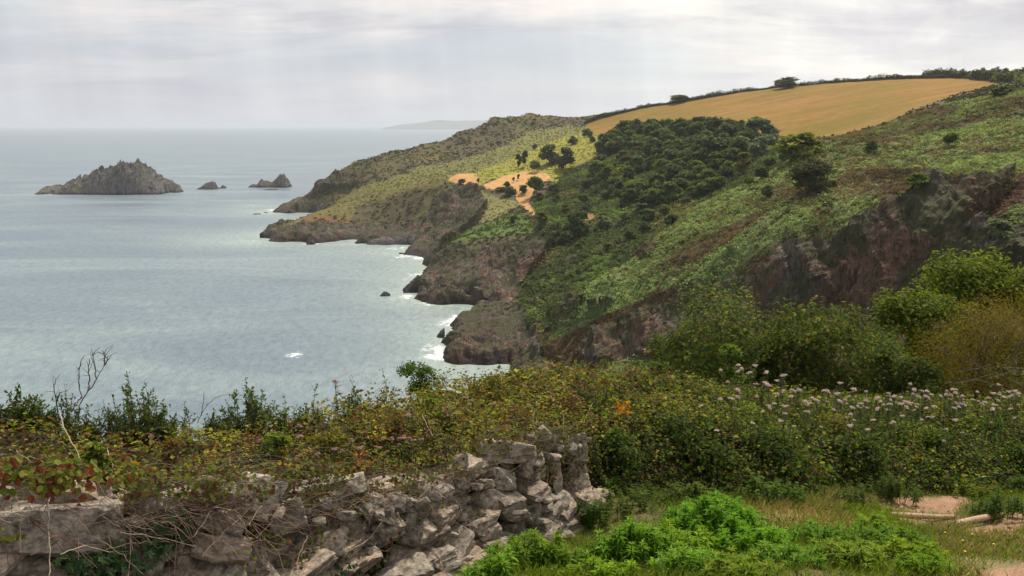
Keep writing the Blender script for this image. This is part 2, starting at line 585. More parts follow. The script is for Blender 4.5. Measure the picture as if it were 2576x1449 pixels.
# mid headland
wls([(631, 605), (700, 609), (770, 612), (850, 607), (900, 613), (950, 611), (1000, 607), (1044, 618), (1015, 641), (1075, 653), (1080, 672), (1068, 695), (1040, 715), (1014, 736)])
pts([(655, 592, 560), (680, 581, 566), (730, 562, 578), (770, 546, 590), (800, 532, 602), (850, 513, 614), (930, 493, 620), (1020, 469, 617), (1100, 449, 607),
     (830, 558, 585), (870, 566, 577), (800, 582, 566), (880, 584, 566), (940, 560, 584), (1000, 530, 594), (1060, 512, 588), (940, 590, 566), (1020, 585, 566), (1080, 560, 566)])
gs([(770, 650, -6), (800, 665, -3), (835, 690, 3), (700, 620, -8), (650, 600, -8), (650, 560, -6), (750, 610, -3)])
wls([(560, 620), (650, 630), (760, 640), (870, 635), (980, 645), (990, 680), (960, 720), (990, 760), (1050, 780), (1120, 790), (1060, 830), (1060, 880), (1070, 930), (1180, 940)], -7)
wls([(640, 535), (690, 545), (740, 560)], -7)
# cove head, rib, sand
pts([(1110, 449, 605), (1190, 475, 566), (1205, 540, 522), (1150, 560, 518), (1120, 602, 492), (1088, 622, 488), (1160, 510, 560), (1060, 600, 520),
     (1150, 440, 640), (1250, 450, 592), (1310, 440, 605), (1380, 440, 595), (1310, 510, 530), (1325, 532, 505), (1250, 500, 545), (1300, 545, 478),
     (1220, 420, 660), (1300, 410, 660), (1400, 400, 650), (1240, 560, 482), (1180, 590, 478)])
# promontory
pts([(1345, 556, 450), (1250, 575, 448), (1160, 597, 446), (1118, 612, 444), (1180, 612, 425), (1280, 602, 408), (1350, 592, 402), (1400, 572, 408),
     (1105, 655, 432), (1190, 660, 404), (1250, 690, 380), (1330, 640, 384), (1290, 725, 357), (1200, 720, 364), (1110, 710, 374), (1062, 730, 364), (1140, 690, 388), (1240, 745, 346), (1160, 745, 350)])
wls([(1016, 737), (1066, 757), (1116, 767), (1199, 769), (1233, 765), (1193, 787), (1143, 813), (1112, 862), (1121, 896), (1140, 914), (1219, 917), (1280, 913)])
wls([(1150, 792), (1180, 779)], -4)
# shore rocks and dark slope
pts([(1300, 760, 336), (1330, 700, 348), (1400, 640, 363), (1420, 560, 420), (1450, 700, 322), (1400, 780, 300), (1380, 860, 264), (1300, 830, 287),
     (1180, 872, 266), (1208, 884, 260), (1215, 805, 303), (1255, 790, 312), (1160, 860, 270), (1250, 868, 266), (1320, 875, 260), (1200, 835, 288), (1230, 900, 258), (1290, 900, 256), (1165, 900, 259)])
# field and ground under the wood
pts([(1500, 320, 800), (1700, 290, 745), (1900, 262, 720), (2200, 250, 600), (1950, 325, 562), (1800, 335, 560), (1650, 345, 600), (2050, 345, 515), (2300, 270, 440),
     (2400, 240, 480), (2500, 206, 600), (2100, 340, 465), (2600, 215, 480),
     (1550, 400, 560), (1500, 480, 500), (1450, 540, 440), (1700, 420, 480), (1850, 405, 430), (1950, 378, 430), (1650, 500, 420), (1800, 485, 370),
     (1550, 580, 380), (1600, 605, 345), (1480, 620, 360), (1700, 545, 330), (1900, 440, 360), (2000, 395, 350), (2050, 365, 360), (1430, 455, 590)])
gs([(1600, 300, 22), (1500, 300, 14), (1700, 300, 31), (1850, 305, 43), (1950, 305, 50), (2050, 310, 57), (2150, 330, 63)])
# near ridge crest
pts([(1460, 752, 255), (1488, 722, 258), (1517, 696, 262), (1600, 655, 268), (1680, 570, 275), (1760, 522, 277), (1842, 485, 276), (1931, 444, 273), (2011, 407, 270),
     (2064, 354, 276), (2151, 334, 292), (2268, 297, 302), (2384, 257, 302), (2494, 240, 292), (2576, 228, 282), (2750, 205, 270), (3000, 180, 260)])
pts([(2000, 450, 247), (2200, 400, 252), (2400, 330, 268), (2500, 380, 218), (2576, 300, 252), (1900, 520, 237), (1750, 600, 242), (1600, 700, 246),
     (1500, 762, 246), (1600, 745, 234), (1700, 700, 227), (1850, 620, 217), (2000, 560, 207), (2150, 500, 202), (2300, 455, 197), (2450, 440, 192), (2600, 430, 188), (2900, 400, 180),
     (2130, 592, 190), (2280, 492, 184), (2300, 600, 177), (2300, 700, 172), (2300, 780, 168), (2130, 700, 184), (2130, 790, 178), (1890, 697, 205),
     (1900, 780, 199), (1900, 850, 192), (1700, 745, 221), (1700, 830, 213), (1560, 790, 232), (1560, 860, 225), (1512, 800, 238), (1400, 858, 245), (1300, 921, 242),
     (1780, 680, 219), (2480, 560, 168), (2470, 470, 182), (2500, 650, 160), (2600, 560, 160), (2900, 600, 140), (2480, 760, 150), (1420, 800, 262), (1440, 880, 236)])
# hidden ground towards the viewer
gs([(1300, 215, -3), (1250, 180, -8), (1300, 140, -5), (1450, 190, 2), (1600, 150, 6), (1900, 130, 18), (2300, 120, 30), (2600, 110, 38), (3000, 110, 45),
    (300, 60, 25), (300, 110, -8), (900, 60, 25), (900, 110, -6), (0, 100, -8), (-400, 80, -5), (-400, 50, 20), (1300, 60, 28), (1300, 90, 12), (1800, 60, 34), (2300, 60, 44), (2800, 60, 50),
    (300, 160, -12), (900, 170, -12), (-300, 160, -12), (600, 350, -15), (300, 600, -15), (600, 900, -25), (200, 1100, -30), (0, 300, -15)])
# near bank (heights relative to the eye)
def nr(lst):
    for (u, d, dz) in lst: T.append(G(u, d, H + dz, 1100))
nr([(1300, 5, -3.4), (2000, 5, -3.6), (2700, 5, -3.7), (1000, 4, -3.0), (-300, 3, -2.9), (600, 4.5, -3.2), (1300, 2, -2.2), (3200, 4, -3.5),
    (300, 4.8, -3.7), (300, 5.7, -4.1), (900, 6.5, -4.5), (1200, 8.5, -5.1), (1500, 11, -5.5), (-200, 5.0, -3.9), (-600, 4.5, -3.8)])
pts([(1300, 1440, 7.6), (1900, 1449, 7.9), (2576, 1449, 8.6), (3000, 1449, 9), (1600, 1270, 12.2), (2000, 1290, 12.2), (2340, 1275, 14.6), (2340, 1310, 13.6), (2576, 1290, 14),
     (2100, 1225, 15.0), (2576, 1205, 17), (3000, 1205, 17), (1850, 1350, 10), (2400, 1370, 10.8)])
nr([(-200, 7.6, -3.9), (200, 8.2, -4.0), (600, 9.2, -4.3), (900, 10.5, -4.9), (1200, 12.5, -5.6), (1450, 14, -5.9),
    (0, 12, -6.5), (500, 13, -7), (900, 15, -7.5), (-400, 12, -7), (1200, 19, -8.5), (1450, 20, -8.5), (0, 22, -17), (600, 23, -17), (1200, 32, -20), (-400, 22, -18),
    (1600, 24, -9.5), (2000, 22, -8.4), (2400, 22, -8.0), (2900, 22, -8), (1600, 32, -14), (2000, 34, -12), (2400, 34, -10.5), (2900, 34, -10), (1800, 45, -20), (2300, 45, -17), (2800, 45, -14)])
def shore_bank(lst, inl=5.0, zin=3.2, off=7.0, zoff=-4.5):
    q = np.array([WL(*p)[:2] for p in lst])
    n = len(q)
    for k in range(n):
        t_ = q[min(k + 1, n - 1)] - q[max(k - 1, 0)]
        t_ = t_ / (np.linalg.norm(t_) + 1e-9)
        nl = np.array([-t_[1], t_[0]])          # land lies to the left of the walk
        a_ = q[k] + nl * inl; b_ = q[k] - nl * off
        T.append((a_[0], a_[1], zin)); T.append((b_[0], b_[1], zoff))


shore_bank([(700, 609), (770, 612), (850, 607), (900, 613), (950, 611)], 6, 3.5)
shore_bank([(1080, 672), (1068, 695), (1040, 715)], 5, 3)
shore_bank([(1016, 737), (1066, 757), (1116, 767), (1199, 769)], 6, 4)
shore_bank([(1193, 787), (1143, 813), (1112, 862), (1121, 896), (1140, 914), (1219, 917), (1280, 913)], 3, 2.4, 5)
RB = RBF(T)


def ground0(x, y):
    return RB(x, y)


# ------------------------------------------------------------------ terrain mesh
def rows():
    out = []
    for a, b, n in ((2.5, 40, 210), (40, 150, 60), (150, 300, 400), (300, 620, 420), (620, 900, 170), (900, 1250, 25)):
        out.append(np.geomspace(a, b, n, endpoint=False))
    return np.concatenate(out)


RY = rows()
TX = np.linspace(-0.80, 0.98, 980)
X, Y = np.meshgrid(TX, RY)
X = X * Y
Z = RB(X, Y)
# far field: relief
gy = np.gradient(Z, axis=0) / np.gradient(Y, axis=0)
gx = np.gradient(Z, axis=1) / np.gradient(X, axis=1)
slope = np.sqrt(gx ** 2 + gy ** 2)
farw = np.clip((Y - 45) / 60, 0, 1)
U0, V0 = proj(np.stack([X, Y, Z], -1))

ROCKZ = [  # bare rock areas on the land, outlined where they show
    ([(700, 530), (712, 512), (745, 500), (800, 462), (850, 446), (895, 452), (880, 470), (800, 484), (775, 500), (800, 510), (850, 508), (800, 540)], 0.85),
    ([(625, 612), (625, 596), (690, 574), (760, 572), (790, 578), (830, 580), (885, 578), (900, 560), (950, 600), (1050, 590), (1060, 625), (900, 620), (700, 615)], 0.95),
    ([(905, 575), (920, 480), (1010, 470), (1100, 450), (1120, 470), (1060, 560), (1040, 600), (960, 600)], 0.12),
    ([(1040, 600), (1110, 490), (1160, 462), (1200, 480), (1225, 520), (1180, 580), (1125, 606), (1100, 640), (1075, 660), (1030, 650)], 0.8),
    ([(1005, 745), (1040, 700), (1075, 640), (1110, 625), (1190, 640), (1270, 620), (1345, 610), (1380, 570), (1420, 580), (1370, 640), (1320, 700), (1290, 745), (1240, 775), (1100, 775)], 0.85),
    ([(1230, 770), (1300, 745), (1330, 790), (1310, 830), (1360, 850), (1370, 925), (1100, 925), (1090, 860), (1150, 800)], 0.95),
    ([(2357, 462), (2290, 486), (2203, 543), (2138, 582), (2144, 647), (2211, 672), (2274, 630), (2336, 650), (2420, 610), (2453, 545), (2503, 503), (2540, 447), (2461, 468), (2395, 495)], 0.95),
    ([(1885, 690), (1960, 655), (2086, 612), (2135, 690), (2075, 745), (1960, 790), (1880, 800)], 0.9),
    ([(2420, 672), (2524, 600), (2620, 600), (2620, 680), (2440, 700)], 1.0),
    ([(1440, 900), (1500, 860), (1600, 800), (1700, 760), (1760, 720), (1890, 700), (1900, 870), (1500, 930)], 0.75),
    ([(2430, 670), (2470, 610), (2540, 600), (2600, 620), (2600, 690)], 1.0),
    ([(1380, 820), (1450, 760), (1540, 770), (1430, 830)], 0.6),
    ([(2040, 570), (2090, 560), (2100, 610), (2040, 640)], 0.3),
    ([(1690, 590), (1740, 570), (1760, 600), (1640, 640), (1600, 650), (1650, 605)], 0.4),
]
rock = np.zeros_like(Z)
jx = U0 + 16 * fbm(X, Y, Z, 14, 4, 5); jy = V0 + 14 * fbm(X, Y, Z, 14, 4, 9)
for poly, s in ROCKZ:
    m = inpoly(jx, jy, poly) & (Y > 120)
    rock = np.maximum(rock, m * s)
# steep or tide-washed ground is bare as well
tide = np.clip((6.5 + 2.5 * fbm(X, Y, Z, 12, 3, 3) - Z) / 1.6, 0, 1) * (Y > 150)
rock = np.maximum(rock, tide)
steep = np.clip((slope - 1.15) / 0.5, 0, 1) * farw
rock = np.maximum(rock, steep * 0.7)
# broken edges: vegetation creeps over ledges
nz = fbm(X, Y, Z * 0.6, 7, 5, 21, 0.6)
rock = np.clip(rock + (nz * 0.55 - 0.05) * (rock > 0.02) * (rock < 0.97), 0, 1)
rock = np.where(rock > 0.5, np.minimum(1, rock + .25), rock * 0.7)

crag = fbm(X * 1.0, Y * 1.0, Z * 0.45, 16, 6, 31, 0.56, ridged=True)
crag2 = fbm(X + Y * 0.8, Y - X * 0.8, Z, 5, 4, 41, 0.55, ridged=True)
butt = fbm(X * 1.0 + Y * .25, Y * 0.22, Z * 0, 15, 4, 35, 0.55, ridged=True)
soft = fbm(X, Y, Y * 0, 45, 5, 51)
lump = fbm(X, Y, Y * 0, 9, 4, 61)
smoothz = np.zeros_like(Z)
FIELD = [(1470, 312), (1520, 296), (1620, 272), (1750, 252), (1860, 233), (1980, 218), (2120, 206), (2300, 198), (2400, 197), (2475, 203), (2520, 212), (2490, 218),
         (2400, 243), (2268, 292), (2151, 330), (2080, 348), (1950, 345), (1850, 360), (1650, 360), (1560, 345), (1500, 336), (1475, 327)]
fieldm = inpoly(U0 + 4 * fbm(X, Y, Z, 30, 2, 77), V0, FIELD) & (Y > 330)
calm = np.where(fieldm, 0.08, 1.0)
Z2 = Z + farw * ((1 - rock) * (soft * 2.2 + lump * 0.9) * calm + rock * np.clip((Z + 1.5) / 5, 0, 1) * (crag * 2.6 + crag2 * 1.3 + butt * 3.2 * np.clip(Z / 10, .15, 1) - 0.3))
# relief of the bare faces: fins, ledges and gullies pushed out along the face
nx_, ny_, nz_ = -gx, -gy, np.ones_like(gx)
nl_ = np.sqrt(nx_ ** 2 + ny_ ** 2 + 1)
ds_ = np.clip(Y / 260, .8, 1.9)
rib = 2.6 * fbm(X / ds_, Y * .3, Z2 * .32 / ds_, 11, 3, 81, .55, ridged=True) + 1.3 * fbm(X / ds_ + Z2 * .4, Y * .35, Z2 * .3, 4.2, 3, 87, .6, ridged=True) + .7 * fbm(X / ds_, Y, Z2 * 1.6, 1.9, 2, 93, .6)
rib = rib * farw * rock * np.clip((Z + 2) / 5, 0, 1) * np.clip(slope * 2.2, .35, 1.15)
dirn = np.stack([-gx, -gy], -1) / (slope[..., None] + 1e-6)
XX = X + farw * rock * 1.6 * crag2 * (-dirn[..., 0])
YY = Y + farw * rock * 1.2 * crag * (-dirn[..., 1])
nearw = np.clip((45 - Y) / 20, 0, 1)
XX = XX + rib * nx_ / nl_; YY = YY + rib * ny_ / nl_; Z2 = Z2 + rib * nz_ / nl_ * .8
Z2 = Z2 + nearw * (fbm(X, Y, X * 0, 1.3, 4, 71) * 0.07)
Z2 = np.maximum(Z2, -12)
TV = np.stack([XX, YY, Z2], -1)
UU, VV = proj(TV)

# ---- ground colours (vegetation zones)
colr = np.zeros(Z.shape + (3,), np.float32)
def zone(poly, c, jit=12, seed=0, dmin=100, dmax=2000, amt=1.0):
    m = inpoly(UU + jit * fbm(XX, YY, Z2, 20, 4, 101 + seed), VV + jit * 0.6 * fbm(XX, YY, Z2, 20, 4, 151 + seed), poly) & (YY > dmin) & (YY < dmax)
    if isinstance(c, tuple): c = np.array(c)
    colr[m] = colr[m] * (1 - amt) + np.asarray(c) * amt
    return m
GREEN = (0.060, 0.078, 0.024); PALE = (0.150, 0.165, 0.050); HEATH = (0.070, 0.060, 0.032); BROWN = (0.105, 0.074, 0.034); DARK = (0.030, 0.040, 0.016)
BRACK = (0.155, 0.180, 0.075); SAND = (0.42, 0.265, 0.135); STRAW = (0.235, 0.185, 0.075)
colr[:] = GREEN
colr[YY > 340] = HEATH
mixn = fbm(XX, YY, Z2, 35, 5, 201)
colr[(YY > 560) & (mixn > 0.05)] = (0.085, 0.080, 0.034)
colr[(YY > 600) & (mixn > 0.25)] = (0.112, 0.094, 0.042)
zone([(960, 455), (1060, 415), (1180, 395), (1280, 360), (1340, 330), (1430, 318), (1500, 320), (1560, 350), (1500, 400), (1400, 440), (1150, 455), (1000, 490), (800, 545), (780, 530)], (0.130, 0.130, 0.046), 20, 1)
zone([(1120, 452), (1180, 440), (1260, 410), (1330, 380), (1400, 350), (1470, 330), (1540, 345), (1500, 390), (1430, 430), (1400, 460), (1330, 440), (1230, 452), (1200, 470)], (0.210, 0.205, 0.048), 10, 2)
zone([(640, 600), (700, 570), (760, 545), (850, 510), (930, 490), (1100, 448), (1130, 455), (1100, 470), (1000, 492), (900, 520), (880, 560), (800, 570), (700, 585)], (0.120, 0.108, 0.042), 4, 3)
zone([(760, 545), (830, 540), (880, 550), (890, 580), (800, 575), (740, 570)], (0.135, 0.085, 0.042), 6, 4)
zone([(1118, 610), (1200, 570), (1300, 535), (1345, 550), (1400, 545), (1420, 580), (1340, 590), (1250, 596), (1180, 606)], (0.075, 0.105, 0.028), 6, 5)
zone([(1195, 470), (1260, 500), (1320, 510), (1260, 545), (1210, 560), (1225, 520)], (0.16, 0.155, 0.065), 6, 6)
SANDP = [([(1126, 452), (1150, 438), (1190, 436), (1206, 452), (1200, 464), (1150, 464)], 0), ([(1212, 466), (1260, 446), (1320, 430), (1375, 436), (1388, 448), (1350, 470), (1335, 500), (1325, 515), (1345, 535), (1330, 533), (1300, 505), (1296, 485), (1262, 478), (1225, 475)], 0),
         ([(1318, 512), (1330, 512), (1352, 540), (1346, 546)], 0), ([(1458, 528), (1492, 535), (1500, 556), (1470, 558)], 1)]
sandm = np.zeros(Z.shape, bool)
for pl, _ in SANDP:
    sandm |= zone(pl, SAND, 3, 7, 330)
# near slope: bands of bracken green and brown
ns = (YY > 150) & (YY < 315) & (UU > 1380)
bn = fbm(XX + YY * 0.3, YY * 0.5, Z2, 22, 5, 211)
colr[ns] = (0.085, 0.105, 0.036)
colr[ns & (bn > -0.02)] = BRACK
colr[ns & (bn < -0.16)] = (0.098, 0.078, 0.036)
colr[ns & (bn < -0.3)] = (0.070, 0.050, 0.026)
SPURG = [(1440, 770), (1500, 700), (1560, 665), (1640, 645), (1740, 665), (1900, 560), (2000, 500), (2060, 560), (1900, 640), (1800, 720), (1680, 780), (1560, 800), (1460, 790)]
zone(SPURG, (0.15, 0.20, 0.075), 14, 8, 150, 315)
zone([(1380, 560), (1540, 596), (1680, 556), (1842, 480), (1931, 440), (2011, 400), (2080, 345), (2160, 335), (2100, 370), (2040, 410), (1950, 465), (1860, 500), (1700, 590), (1560, 640)], (0.17, 0.2, 0.085), 5, 9, 240, 315)
zone([(1620, 660), (1700, 600), (1900, 500), (2040, 440), (2050, 480), (1900, 560), (1760, 650), (1650, 690)], (0.098, 0.088, 0.038), 34, 10, 150, 315)
zone([(2060, 350), (2268, 294), (2384, 254), (2494, 237), (2600, 220), (2600, 270), (2450, 310), (2300, 350), (2160, 370)], (0.078, 0.068, 0.030), 10, 11, 200, 330)
zone([(1700, 740), (1885, 690), (2060, 600), (2138, 582), (2290, 486), (2357, 462), (2540, 440), (2700, 430), (2700, 900), (1600, 900)], (0.098, 0.062, 0.042), 12, 14, 130, 240)
zone([(2420, 640), (2480, 560), (2620, 480), (2620, 620), (2500, 620)], (0.06, 0.075, 0.03), 10, 15, 130, 240)
zone([(1290, 935), (1400, 855), (1512, 797), (1700, 720), (1760, 740), (1560, 850), (1440, 930)], (0.105, 0.072, 0.036), 6, 12, 150, 300)
PATHP = [(2390, 374), (2480, 372), (2600, 372), (2600, 386), (2500, 386), (2440, 380)]
zone(PATHP, (0.035, 0.035, 0.022), 2, 13, 150, 300)

nr_ = YY < 60
colr[nr_] = (0.050, 0.046, 0.024)
def nzone(poly, c, jit=10, seed=0, amt=1.0):
    m = inpoly(UU + jit * fbm(XX, YY, Z2, 0.6, 4, 301 + seed), VV + jit * fbm(XX, YY, Z2, 0.6, 4, 351 + seed), poly) & (YY < 22)
    colr[m] = colr[m] * (1 - amt) + np.asarray(c) * amt
    return m
NPATH = [[(2195, 1262), (2260, 1252), (2420, 1246), (2450, 1250), (2410, 1280), (2400, 1296), (2330, 1296), (2250, 1288)], [(2240, 1296), (2330, 1303), (2420, 1303), (2440, 1325), (2380, 1330), (2290, 1322)],
         [(2420, 1330), (2576, 1285), (2650, 1280), (2650, 1340), (2576, 1335), (2500, 1350), (2430, 1350)], [(2470, 1440), (2560, 1420), (2660, 1415), (2660, 1500), (2470, 1500)]]
nzone([(1480, 1330), (1520, 1250), (1700, 1230), (2000, 1230), (2300, 1240), (2700, 1200), (2700, 1500), (1200, 1500), (1350, 1350)], (0.115, 0.105, 0.042), 10, 1)
nzone([(1850, 1250), (2200, 1240), (2230, 1300), (2100, 1340), (1880, 1320)], (0.235, 0.17, 0.085), 14, 2)
nzone([(2280, 1340), (2660, 1330), (2660, 1500), (2380, 1500)], (0.19, 0.155, 0.075), 16, 3)
pathm = np.zeros(Z.shape, bool)
for pl in NPATH:
    pathm |= nzone(pl, (0.28, 0.175, 0.112), 8, 4)

# ---- split into faces and objects
nr0, nc0 = Z.shape
idx = np.arange(nr0 * nc0).reshape(nr0, nc0)
F4 = np.stack([idx[:-1, :-1], idx[:-1, 1:], idx[1:, 1:], idx[1:, :-1]], -1).reshape(-1, 4)
TVf = TV.reshape(-1, 3); colf = colr.reshape(-1, 3); rockf = rock.reshape(-1)
keep = TVf[F4, 2].max(1) > -5
F4 = F4[keep]
cen = TVf[F4].mean(1)
fld = fieldm.reshape(-1)[F4].mean(1) > 0.5
near = cen[:, 1] < 48
rockF = rockf[F4].mean(1)
sandF = sandm.reshape(-1)[F4].mean(1) > 0.5
pathF = pathm.reshape(-1)[F4].mean(1) > 0.5


def sub(name, sel, mat, sm=True, **kw):
    f = F4[sel]
    uq, inv = np.unique(f, return_inverse=True)
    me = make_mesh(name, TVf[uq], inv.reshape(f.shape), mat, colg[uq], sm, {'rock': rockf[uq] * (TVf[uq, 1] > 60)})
    return obj(name, me, **kw)


# shade under the standing cover, painted in as darker ground colour
shade_m = ((TVf[:, 1] > 150) & (TVf[:, 1] < 332) | ((TVf[:, 1] >= 332) & inpoly(UU.ravel(), VV.ravel(), [(1340, 560), (1400, 455), (1500, 400), (1515, 360), (1660, 335), (1950, 350), (2060, 350), (1842, 484), (1600, 600), (1460, 740), (1340, 830), (1330, 690)])))
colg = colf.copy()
colg[shade_m] = colg[shade_m] * 0.6
cliffF = (rockF > 0.6) & ~fld & ~near
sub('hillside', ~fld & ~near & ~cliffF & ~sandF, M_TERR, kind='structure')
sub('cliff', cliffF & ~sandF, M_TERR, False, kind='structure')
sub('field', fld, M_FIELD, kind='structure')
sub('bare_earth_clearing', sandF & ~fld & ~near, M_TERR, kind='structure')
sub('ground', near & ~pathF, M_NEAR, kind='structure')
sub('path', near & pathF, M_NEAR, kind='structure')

# ------------------------------------------------------------------ sea
def sea():
    ry = np.concatenate([np.geomspace(60, 1100, 520, endpoint=False), np.geomspace(1100, 60000, 90)])
    tx = np.concatenate([np.linspace(-6, -0.9, 12, endpoint=False), np.linspace(-0.9, 0.35, 420, endpoint=False), np.linspace(0.35, 6, 20)])
    A, B = np.meshgrid(tx, ry)
    A = A * B
    hgt = np.full(A.shape, -30.0)
    m = (B < 1200) & (A > -700) & (A < 500)
    hgt[m] = RB(A[m], B[m])
    foam = np.clip(1 - np.abs(np.minimum(hgt, 0) + 0.0) / 3.2, 0, 1) * (hgt < 3) * np.clip(.55 + 1.5 * fbm(A, B, A * 0, 38, 3, 991), 0, .95)
    shallow_glare = np.clip((hgt + 15) / 13, 0, 1) ** 1.3
    for (u, v, r, s) in FOAMSPOTS:
        q = WL(u, v)
        dd = np.sqrt((A - q[0]) ** 2 + ((B - q[1]) * 0.8) ** 2)
        foam = np.maximum(foam, np.clip(1.25 - dd / r, 0, 1) * s)
    i = np.arange(A.size).reshape(A.shape)
    F = np.stack([i[:-1, :-1], i[:-1, 1:], i[1:, 1:], i[1:, :-1]], -1).reshape(-1, 4)
    V = np.stack([A, B, A * 0], -1).reshape(-1, 3)
    me = make_mesh('sea', V, F, M_SEA, None, True, {'foam': foam.ravel(), 'shallow_glare': shallow_glare.ravel()})
    return obj('sea', me, kind='structure')


FOAMSPOTS = [(1080, 765, 7, .8), (1135, 772, 8, .7), (1024, 746, 8, .9), (1190, 776, 8, .6), (880, 615, 10, .6), (720, 612, 10, .6), (960, 745, 4, .6), (1120, 893, 9, 1.1), (1098, 880, 10, .9), (1135, 812, 9, .9), (1150, 800, 7, 1), (1010, 645, 16, .8), (1060, 648, 12, 1), (1020, 745, 10, .7), (1060, 690, 14, .7), (1045, 700, 14, .7),
             (690, 528, 12, 1), (660, 536, 9, .6), (780, 613, 9, .9), (650, 606, 10, .5), (935, 616, 10, .6), (742, 892, 5, .95), (752, 898, 4, .8), (780, 916, 3, .6), (1005, 625, 16, .7), (830, 612, 14, .6),
             (120, 488, 24, .7), (250, 491, 14, .6), (150, 487, 14, .9), (350, 490, 18, .5), (520, 477, 12, .5), (600, 480, 14, .5), (700, 474, 14, .6), (965, 743, 4, .7), (1110, 850, 8, .7), (1100, 840, 5, .8)]
sea()


# ------------------------------------------------------------------ rocks standing in the sea
def sea_rock(name, prof, v0, thick, label, seed, nx=90, ny=40, crag_amp=0.16, cat='rock', group=None, smoothp=1.6, vb=0.0):
    """prof: list of (u, v_top) silhouette; v0: waterline row; thick: depth from front to back in metres"""
    u0, u1 = prof[0][0], prof[-1][0]
    base = WL((u0 + u1) / 2, v0)
    d = base[1] + thick * 0.4
    uu = np.linspace(u0, u1, nx)
    vv = np.interp(uu, [p[0] for p in prof], [p[1] for p in prof])
    rx, rz = ray(uu, vv)
    xs = rx * d
    top = np.maximum(H + rz * d, 0.0)
    hmax = top.max()
    t = np.linspace(-1, 1, ny)
    XS, TT = np.meshgrid(xs, t)
    TOP = np.meshgrid(top, t)[0]
    wob = fbm(XS, TT * 4, TT * 0, hmax * 1.6, 3, seed) * 0.35
    rel = np.clip(np.abs(TT + wob * (1 - TT ** 2)), 0, 1)
    Yd = d + TT * thick * 0.5
    prof_ = (1 - rel ** smoothp)
    TOP = TOP * ((1.28 - .40 * TOP / hmax) if crag_amp > .24 else .97 + 0 * TOP)
    TOP = TOP * (1 + crag_amp * .6 * (-.35 + 0.65 * fbm(XS, XS * 0, XS * 0, hmax * .22, 3, seed + 40, .6, ridged=True)))
    ZZ = TOP * prof_
    s = max(hmax * 0.55, 1.2)
    cr = fbm(XS, Yd, ZZ * 0.3, s * 0.7, 5, seed + 3, 0.6, ridged=True)
    cr2 = fbm(XS * 1.0, Yd * 0.5, ZZ * 0, s * 0.22, 3, seed + 9, 0.6, ridged=True)
    ZZ = ZZ * (1 + crag_amp * cr + crag_amp * 0.9 * cr2 * np.clip(rel * 3, 0.55, 1)) + 0
    ZZ = ZZ - 1.0 - 2 * rel ** 4
    ex = np.clip(np.minimum(np.arange(nx), np.arange(nx)[::-1]) / 2.0, 0, 1)
    ZZ = ZZ * ex[None, :] - (1 - ex[None, :]) * 2.5
    XS = XS + cr2 * s * 0.10; Yd = Yd + cr * s * 0.12
    i = np.arange(nx * ny).reshape(ny, nx)
    F = np.stack([i[:-1, :-1], i[:-1, 1:], i[1:, 1:], i[1:, :-1]], -1).reshape(-1, 4)
    V = np.stack([XS, Yd, ZZ], -1).reshape(-1, 3)
    c0 = np.array([base[0], d, 0])
    me = make_mesh(name, V - c0, F, M_SEAROCK, None, False)
    o = obj(name, me, None, tuple(c0), label=label, cat=cat, group=group)
    return o


sea_rock('rock_island', [(100, 487), (125, 481), (133, 468), (150, 478), (165, 482), (172, 478), (180, 476), (188, 460), (210, 458), (236, 443), (250, 452), (262, 440), (280, 432), (300, 430), (312, 434), (322, 424), (345, 415), (352, 409), (362, 413), (378, 415),
                        (390, 424), (405, 435), (412, 440), (425, 452), (440, 460), (452, 462), (458, 470), (460, 485), (461, 490)][:0] or
         [(104, 487), (118, 480), (130, 470), (136, 468), (148, 479), (158, 483), (166, 474), (178, 470), (186, 458), (196, 460), (205, 458), (214, 444), (222, 450), (232, 453), (244, 441), (256, 438), (266, 432), (276, 437), (288, 434),
          (300, 427), (310, 424), (316, 413), (326, 409), (338, 413), (348, 421), (362, 431), (374, 440), (384, 450), (398, 458), (412, 462), (426, 466), (430, 478), (432, 488)],
         489, 75, 'largest craggy rock island in the sea with a tall pointed peak', 3, 380, 140, 0.27, 'island', None, 3.4)
sea_rock('sea_rock', [(432, 488), (438, 470), (446, 466), (454, 474), (459, 484), (461, 486)], 485, 22, 'narrow dark stack at the right foot of the big rock island', 5, 34, 24, 0.2)
sea_rock('sea_rock', [(493, 474), (505, 468), (515, 460), (528, 456), (538, 458), (542, 468), (550, 473), (556, 476)], 477, 26, 'low humped dark rock between the big island and the pointed rock', 7, 60, 30, 0.2)
sea_rock('sea_rock', [(552, 474), (560, 463), (566, 466), (572, 473), (576, 474)], 474, 14, 'small jagged rock just right of the low humped rock', 9, 28, 18, 0.2)
sea_rock('sea_rock', [(568, 479), (590, 477), (616, 477), (620, 479)], 479.5, 10, 'thin flat reef lying low in the water between two rocks', 11, 40, 14, 0.1)
sea_rock('sea_rock', [(628, 466), (636, 461), (642, 463), (650, 460), (656, 450), (664, 455), (672, 453), (680, 457), (688, 455), (696, 446), (704, 439), (714, 441), (722, 449), (728, 462), (730, 470)], 472, 34,
         'pointed dark rock with a lower jagged arm at the island chain end', 13, 120, 50, 0.2)
sea_rock('sea_rock', [(634, 479), (655, 476), (680, 473), (700, 474)], 478.5, 9, 'thin flat ledge in front of the pointed rock', 15, 50, 14, 0.1)
RG = 'small reef rocks off the far headland'
sea_rock('sea_rock', [(628, 538), (640, 534), (652, 534), (660, 537)], 540, 12, 'outermost flat reef rock off the far headland tip', 17, 36, 16, .15, group=RG)
sea_rock('sea_rock', [(656, 535), (668, 530), (680, 533)], 536, 9, 'middle flat reef rock off the far headland tip', 19, 28, 16, .15, group=RG)
sea_rock('sea_rock', [(680, 533), (692, 528), (704, 524), (710, 528)], 535, 10, 'reef rock touching the far headland tip', 21, 30, 16, .2, group=RG)
